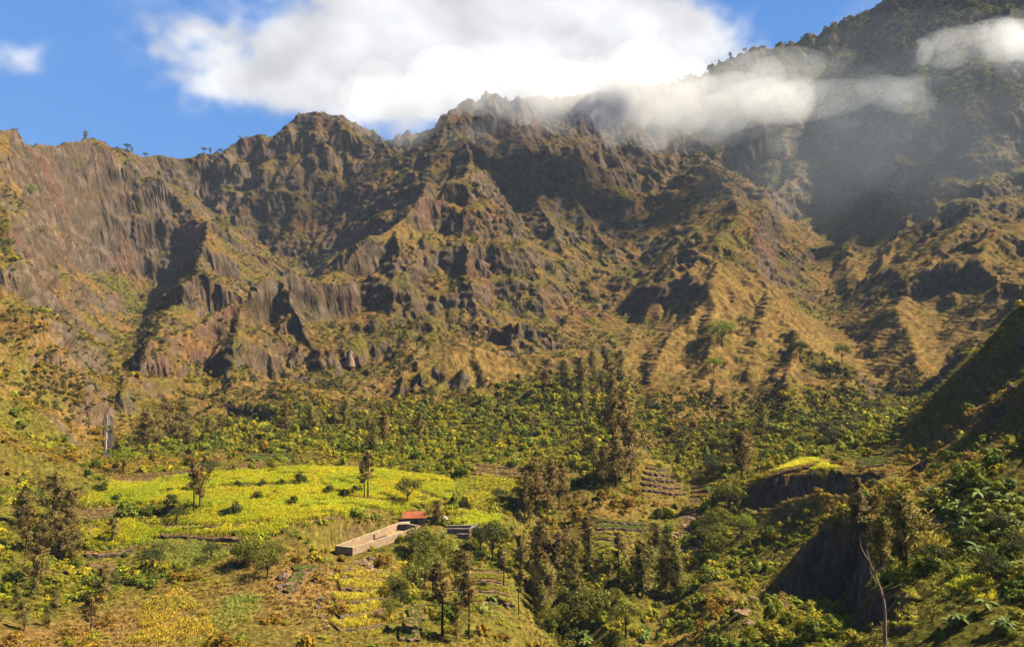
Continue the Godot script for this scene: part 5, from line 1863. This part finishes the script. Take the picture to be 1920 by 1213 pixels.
const TREES := [
	[362, 962, 100, "tall", "dark slender two-tiered tree standing between the two halves of the cane field"],
	[374, 955, 88, "brown", "brown feathery tree just right of the dark slender one in the cane field"],
	[392, 900, 38, "dark", "dark green tree at the top edge of the cane field near the brown terraces"],
	[98, 985, 100, "brown_wide", "wide reddish-brown tree at the left edge of the cane terrace"],
	[48, 1040, 95, "brown", "brown tree on the shaded slope at the far left"],
	[130, 1050, 90, "brown_wide", "broad brown tree overhanging the rubble terraces at the left"],
	[70, 1110, 90, "brown_wide", "pale grey-brown tree low on the left slope"],
	[190, 1130, 70, "brown_wide", "grey-brown leafless tree on the ridge at the bottom left"],
	[170, 1190, 80, "brown", "brown tree at the bottom edge on the left"],
	[232, 888, 48, "bright", "bright green spreading tree at the foot of the waterfall"],
	[275, 850, 80, "brown_wide", "big round brown tree right of the waterfall"],
	[315, 830, 85, "brown_wide", "second big brown tree right of the waterfall, under the dark cliff"],
	[345, 800, 60, "olive", "olive tree on the slope above the big brown trees"],
	[536, 822, 72, "brown", "brown tree alone on the slope left of the bare terraces"],
	[470, 845, 40, "olive", "thin olive tree left of the green vegetable terraces"],
	[718, 842, 78, "brown", "tall brown tree at the foot of the scree chute"],
	[700, 850, 60, "olive", "olive companion left of the tall brown tree at the scree foot"],
	[785, 838, 70, "brown", "narrow brown tree in the thicket right of the scree"],
	[690, 935, 90, "tall", "leaning black trunk with a thin top at the back of the cane field"],
	[683, 938, 70, "tall", "shorter straight black trunk beside the leaning one"],
	[765, 945, 50, "dark", "dark umbrella-shaped tree behind the house"],
	[822, 985, 48, "brown_wide", "dark brown bushy tree against the right side of the house"],
	[985, 962, 90, "brown", "leftmost brown casuarina of the grove on the gorge rim"],
	[1005, 968, 115, "brown", "tallest brown casuarina in the grove on the gorge rim"],
	[1028, 962, 110, "brown", "tall brown casuarina right of the tallest in the rim grove"],
	[1048, 955, 95, "brown", "rightmost casuarina of the grove on the gorge rim"],
	[1130, 918, 85, "brown_wide", "dark brown tree at the left of the shady group on the spur"],
	[1155, 915, 95, "brown_wide", "middle brown tree of the shady group on the spur"],
	[1183, 905, 105, "brown_wide", "large brown tree at the right of the shady group on the spur"],
	[1150, 850, 110, "brown", "tall brown casuarina standing above the shady group"],
	[1172, 842, 95, "brown", "brown casuarina right of the tall one above the shady group"],
	[1148, 780, 75, "brown", "brown tree in the file of trees that climbs to the pyramid"],
	[1168, 800, 80, "brown", "brown tree lower in the file of trees that climbs to the pyramid"],
	[1090, 742, 78, "brown", "small brown tree on the green slope under the hummocks"],
	[1110, 715, 60, "olive", "sparse olive tree near the top of the green slope"],
	[1060, 735, 60, "olive", "sparse olive tree left of the small brown one under the hummocks"],
	[1020, 740, 50, "brown", "small brown tree left of the green slope's top"],
	[1392, 908, 105, "brown", "tall brown tree left of the bright triangular cane patch"],
	[1400, 880, 80, "brown", "brown tree behind the tall one by the triangular cane patch"],
	[1430, 812, 58, "olive", "thin olive tree at the foot of the pyramid's right flank"],
	[1355, 648, 48, "bright", "bright green round tree high on the crest of the grassy pyramid"],
	[1394, 620, 30, "broad", "small green tree right of the bright one on the pyramid crest"],
	[1338, 700, 30, "bright", "small bright tree below the bright one on the pyramid"],
	[1336, 742, 34, "olive", "lowest green tree on the pyramid's crest"],
	[1500, 672, 34, "dark", "dark round tree clump on the right flank of the pyramid"],
	[1580, 680, 36, "broad", "green tree in the gully right of the pyramid"],
	[1232, 1045, 66, "brown_wide", "twiggy brown tree beside the stony stream steps"],
	[1105, 1062, 98, "tall", "slender dark trunk in front of the green terrace rows, the left one"],
	[1160, 1092, 100, "tall", "slender forked trunk in front of the green terrace rows, the right one"],
	[1140, 1110, 60, "tall", "short bare trunk low in front of the terrace rows"],
	[1205, 1120, 110, "olive", "large olive tree on the rocky point in the gorge"],
	[1252, 1100, 96, "olive", "olive tree right of the large one in the gorge"],
	[1392, 1010, 46, "bright", "yellow-green tree hanging on the left rim of the dark gorge"],
	[1370, 960, 55, "broad", "dark leafy tree at the upper rim of the dark gorge"],
	[1345, 1000, 50, "broad", "leafy tree beside the stone stream steps"],
	[830, 1195, 150, "tall", "very tall thin trunk with a brown top below the tank, the left one"],
	[880, 1200, 135, "tall", "very tall thin trunk below the tank, the right one"],
	[865, 1140, 110, "brown_wide", "reddish brown tree between the two tall thin trunks"],
	[945, 1105, 85, "tall", "thin dark trunk on the grassy terraces above the gorge"],
	[972, 1155, 92, "tall", "thin dark trunk on the edge of the gorge"],
	[855, 1205, 80, "brown_wide", "round brown tree at the bottom between the tall trunks"],
	[1010, 1075, 100, "brown", "brown tree on the left wall of the shaded gorge"],
	[1045, 1100, 105, "brown", "grey-brown tree in the middle of the shaded gorge"],
	[1075, 1130, 90, "olive", "olive tree low in the shaded gorge"],
	[1020, 1150, 90, "olive", "dark olive tree deep in the shaded gorge"],
	[1060, 1060, 80, "brown", "brown tree high on the wall of the shaded gorge"],
	[1110, 1180, 80, "broad", "green tree at the bottom of the shaded gorge"],
	[1175, 1195, 70, "broad", "green tree at the very bottom beside the rocky point"],
	[1610, 1020, 105, "cone", "cone-shaped brown conifer against the dark cliff of the headland"],
	[1700, 1085, 165, "airy", "large airy olive tree standing in front of the headland"],
	[1652, 1075, 100, "airy", "smaller airy tree left of the large one by the headland"],
	[1662, 1214, 190, "dead", "tall pale dead trunk at the bottom right, leaning left"],
	[925, 1050, 66, "dark", "big dark green round tree at the head of the gorge"],
	[900, 1035, 50, "dark", "dark tree adjoining the big round one at the gorge head"],
	[790, 1050, 62, "broad", "green tree against the tank wall"],
	[815, 1075, 66, "broad", "leafy green tree in the clump right of the tank"],
	[770, 1040, 40, "broad", "small green tree at the far corner of the tank"],
	[775, 1110, 56, "broad", "dark green tree below the clump right of the tank"],
	[740, 1120, 46, "broad", "leafy tree at the right edge of the yellow cane terraces"],
	[730, 1165, 44, "broad", "round tree lower on the edge of the yellow cane terraces"],
	[460, 1065, 58, "broad", "olive green tree right of the pale cane plot"],
	[500, 1085, 56, "broad", "leafy tree at the left foot of the stony knoll"],
	[395, 1052, 34, "dark", "dark rounded tree on the corner of the pale cane plot"],
	[285, 1075, 48, "dark", "dark blue-green tree beside the rubble terraces"],
	[208, 1018, 48, "brown_wide", "brown spreading tree in front of the narrow cane strip"],
	[330, 985, 34, "dark", "dark tree below the slender tree in the cane field"],
	[312, 965, 30, "brown_wide", "small brown tree left of the slender one in the field"],
	[160, 262, 17, "brown_wide", "small tree on the knob of the left skyline"],
	[238, 288, 12, "dark", "first of the small trees in the dip of the left skyline"],
	[247, 289, 12, "brown_wide", "second small tree in the dip of the left skyline"],
	[272, 293, 9, "dark", "tiny tree right of the pair on the left skyline"],
	[382, 292, 11, "dark", "small tree on the flat of the skyline over the amphitheatre"],
	[394, 290, 14, "brown_wide", "taller small tree on the skyline over the amphitheatre"],
	[412, 286, 10, "dark", "low tree at the right end of the skyline group"],
	[450, 270, 9, "brown_wide", "lone small tree where the skyline starts to climb"],
	[55, 372, 26, "bright", "green bushy tree on the terraces high on the left slope"],
	[1880, 1015, 56, "dark", "dark rounded tree at the right edge under the banana grove"],
	[1750, 1075, 56, "dark", "dark blue-green bushy tree on the right slope"],
	[1860, 1085, 50, "dark", "grey-green bushy tree right of the bean rows"],
]
const GROVES := [
	[1030, 1090, 50, 70, 9, "brown", 90, "brown feathery tree in the crowd on the walls of the shaded gorge"],
	[1050, 1130, 60, 60, 10, "olive", 80, "olive tree in the crowd on the walls of the shaded gorge"],
	[1080, 1160, 60, 40, 8, "broad", 55, "leafy tree in the crowd on the walls of the shaded gorge"],
	[1000, 985, 40, 20, 3, "brown", 80, "brown tree at the back of the grove on the gorge rim"],
	[100, 1020, 60, 50, 9, "brown_wide", 80, "reddish brown tree on the shaded slope at the lower left"],
	[60, 1130, 60, 50, 6, "olive", 60, "olive tree on the shaded slope at the lower left"],
	[310, 830, 50, 25, 8, "brown_wide", 55, "brown tree under the dark cliff right of the waterfall"],
	[1140, 880, 40, 20, 3, "brown_wide", 70, "dark brown tree on the spur among the shady group"],
	[800, 1090, 25, 40, 9, "broad", 52, "leafy green tree in the belt below the tank"],
	[750, 1150, 22, 35, 8, "dark", 40, "dark leafy tree in the belt beside the yellow terraces"],
	[910, 930, 40, 14, 8, "dark", 34, "dark green tree in the hedge behind the small bright plot"],
	[1340, 880, 40, 25, 9, "dark", 34, "dark leafy tree at the foot of the grassy pyramid"],
	[1560, 830, 50, 18, 9, "dark", 30, "dark leafy tree behind the triangular cane patch"],
	[1240, 1090, 60, 40, 8, "olive", 75, "olive tree on the rocky points of the gorge"],
	[1340, 1020, 35, 30, 6, "broad", 45, "green tree at the left rim of the dark gorge"],
	[480, 1060, 45, 18, 6, "broad", 48, "leafy green tree between the pale plot and the stony knoll"],
	[1120, 760, 40, 45, 8, "olive", 60, "thin olive tree on the green slope below the hummocks"],
	[600, 800, 90, 25, 9, "olive", 46, "thin olive tree in the thicket behind the cane field"],
	[1850, 1080, 60, 50, 9, "dark", 50, "dark grey-green tree on the slope at the bottom right"],
]
const ROUND := [
	[213, 940, 11, "dark bush second from the left in the bright cane field"], [191, 922, 14, "dark double bush at the left end of the cane field"], [547, 950, 13, "neat round bush alone in the middle of the cane field"],
	[432, 968, 19, "wide flat-topped dark bush at the front of the cane field"], [481, 938, 12, "half yellow round bush in the cane field"], [526, 912, 11, "dark bush in the back row of the cane field, left of the wide one"],
	[564, 908, 14, "wide dark bush in the back row of the cane field"], [613, 928, 12, "dark bush left of the bush pair by the thin trunks"], [648, 934, 15, "larger dark bush left of the thin black trunks"],
	[447, 914, 9, "small bush at the back of the cane field"], [488, 912, 10, "brown bush at the back of the cane field"], [318, 942, 12, "dark bush by the left half of the cane field"], [316, 925, 9, "upper small bush in the left half of the cane field"], [345, 922, 8, "small pale bush left of the slender tree"],
	[867, 985, 8, "small dark tree-like bush at the front of the plot right of the house"], [668, 925, 12, "bush right behind the thin black trunks"],
]

func make_bushes() -> void:
	for r in ROUND:
		var p: Vector3 = hit(r[0], r[1])
		var o := MeshInstance3D.new()
		o.name = numbered("round_bush")
		o.mesh = bush_big[rng.randi() % bush_big.size()]
		o.material_override = field_bush
		var s: float = r[2] / F * -p.z * 1.1
		o.transform = upright(p + Vector3(0, -0.3, 0), s, 1.15)
		tag(o, r[3], "bush")
		add_child(o, true)

var field_bush: StandardMaterial3D

func make_bananas() -> void:
	var kinds := []
	var first := true
	var spots := [[1838, 945, 50], [1880, 960, 46], [1905, 950, 44], [1860, 985, 44], [1895, 990, 44], [1825, 975, 36], [1800, 960, 34], [1780, 945, 30], [1765, 930, 26], [1790, 925, 26], [1845, 1000, 40], [1812, 990, 34], [1875, 1010, 38], [1915, 1005, 44],
		[1775, 965, 28], [1745, 960, 26], [1730, 950, 22], [1835, 1045, 46], [1862, 1065, 46], [1895, 1075, 46], [1800, 1175, 44], [1850, 1150, 44], [1870, 1190, 42], [1890, 1185, 40], [1780, 1180, 36],
		[855, 1040, 24], [833, 1010, 20], [925, 1130, 28], [905, 1150, 26], [1210, 1205, 30], [1090, 1200, 30], [1680, 905, 18], [1740, 925, 22], [700, 925, 14], [660, 945, 14], [780, 1060, 18], [1100, 1212, 28],
		[1590, 800, 14], [1610, 815, 14], [1630, 800, 14], [1660, 780, 13], [1680, 770, 13], [1700, 775, 12], [1640, 830, 14], [1570, 830, 14], [455, 905, 12], [430, 900, 12], [468, 898, 12], [442, 892, 11]]
	for k in 3:
		kinds.append(null)
	for i in spots.size():
		var s: Array = spots[i]
		var p: Vector3 = hit(s[0], s[1])
		var h: float = s[2] * 0.85 / F * -p.z
		var where := "in the grove at the right edge of the slope" if s[0] > 1720 and s[1] < 1030 else "on the green slope at the bottom right" if s[0] > 1720 else "in the side valley at the right" if s[0] > 1500 else "by the cane field" if s[1] < 950 else "among the trees right of the tank" if s[0] < 870 else "on the terraces above the gorge" if s[0] < 1000 else "at the bottom of the gorge"
		var label: String = "long-leaved banana plant " + where
		if i == 0: label = "topmost banana plant of the right-hand grove, upright fan of pale leaves"
		elif i == 17: label = "banana plant standing alone below the right-hand grove, leaves spread wide"
		elif i == 20: label = "bright banana plant at the right end of the bean rows"
		var o: Node3D
		if kinds[i % 3] == null:
			o = banana(3.6, [9, 7, 11][i % 3], [Color(0.085, 0.115, 0.022), Color(0.11, 0.135, 0.03), Color(0.07, 0.10, 0.025)][i % 3], label)
			kinds[i % 3] = o
		else:
			o = copy_of(kinds[i % 3], label)
		if not i in [0, 17, 20]: o.set_meta("group", "banana plants " + where)
		o.position = p + Vector3(0, -0.2, 0)
		o.rotation.y = rng.randf() * TAU
		o.scale = Vector3.ONE * h / 3.6
	# agaves on the dry slopes
	var proto: Node3D = null
	var beds := [[390, 1095, 45, 30, 16, "on the brown hump left of the stony knoll"], [340, 1085, 30, 14, 7, "on the brown hump left of the stony knoll"], [590, 1200, 50, 8, 8, "along the bottom edge under the stony knoll"], [200, 1200, 50, 18, 9, "on the ridge at the bottom left"], [150, 1110, 25, 15, 5, "on the ridge at the bottom left"], [320, 1110, 25, 20, 5, "on the brown hump left of the stony knoll"], [30, 770, 22, 25, 6, "on the left mountainside by the picture's edge"], [50, 830, 25, 20, 5, "on the left mountainside by the picture's edge"], [1170, 950, 15, 12, 4, "under the shady trees on the spur"]]
	for b in beds:
		for k in b[4]:
			var p: Vector3 = hit(b[0] + rng.randfn() * b[2] * 0.6, b[1] + rng.randfn() * b[3] * 0.6)
			var big: float = rng.randf_range(0.7, 1.3)
			var label: String = ("small" if big < 0.88 else "mid-sized" if big < 1.12 else "large") + " spiky yellow-green agave " + b[5]
			var o: Node3D = rosette(label) if proto == null else copy_of(proto, label)
			proto = o if proto == null else proto
			o.set_meta("group", "agaves " + b[5])
			o.position = p
			o.rotation.y = rng.randf() * TAU
			o.scale = Vector3.ONE * big * clampf(-p.z / 160.0, 0.8, 1.8)
	lap("bananas")
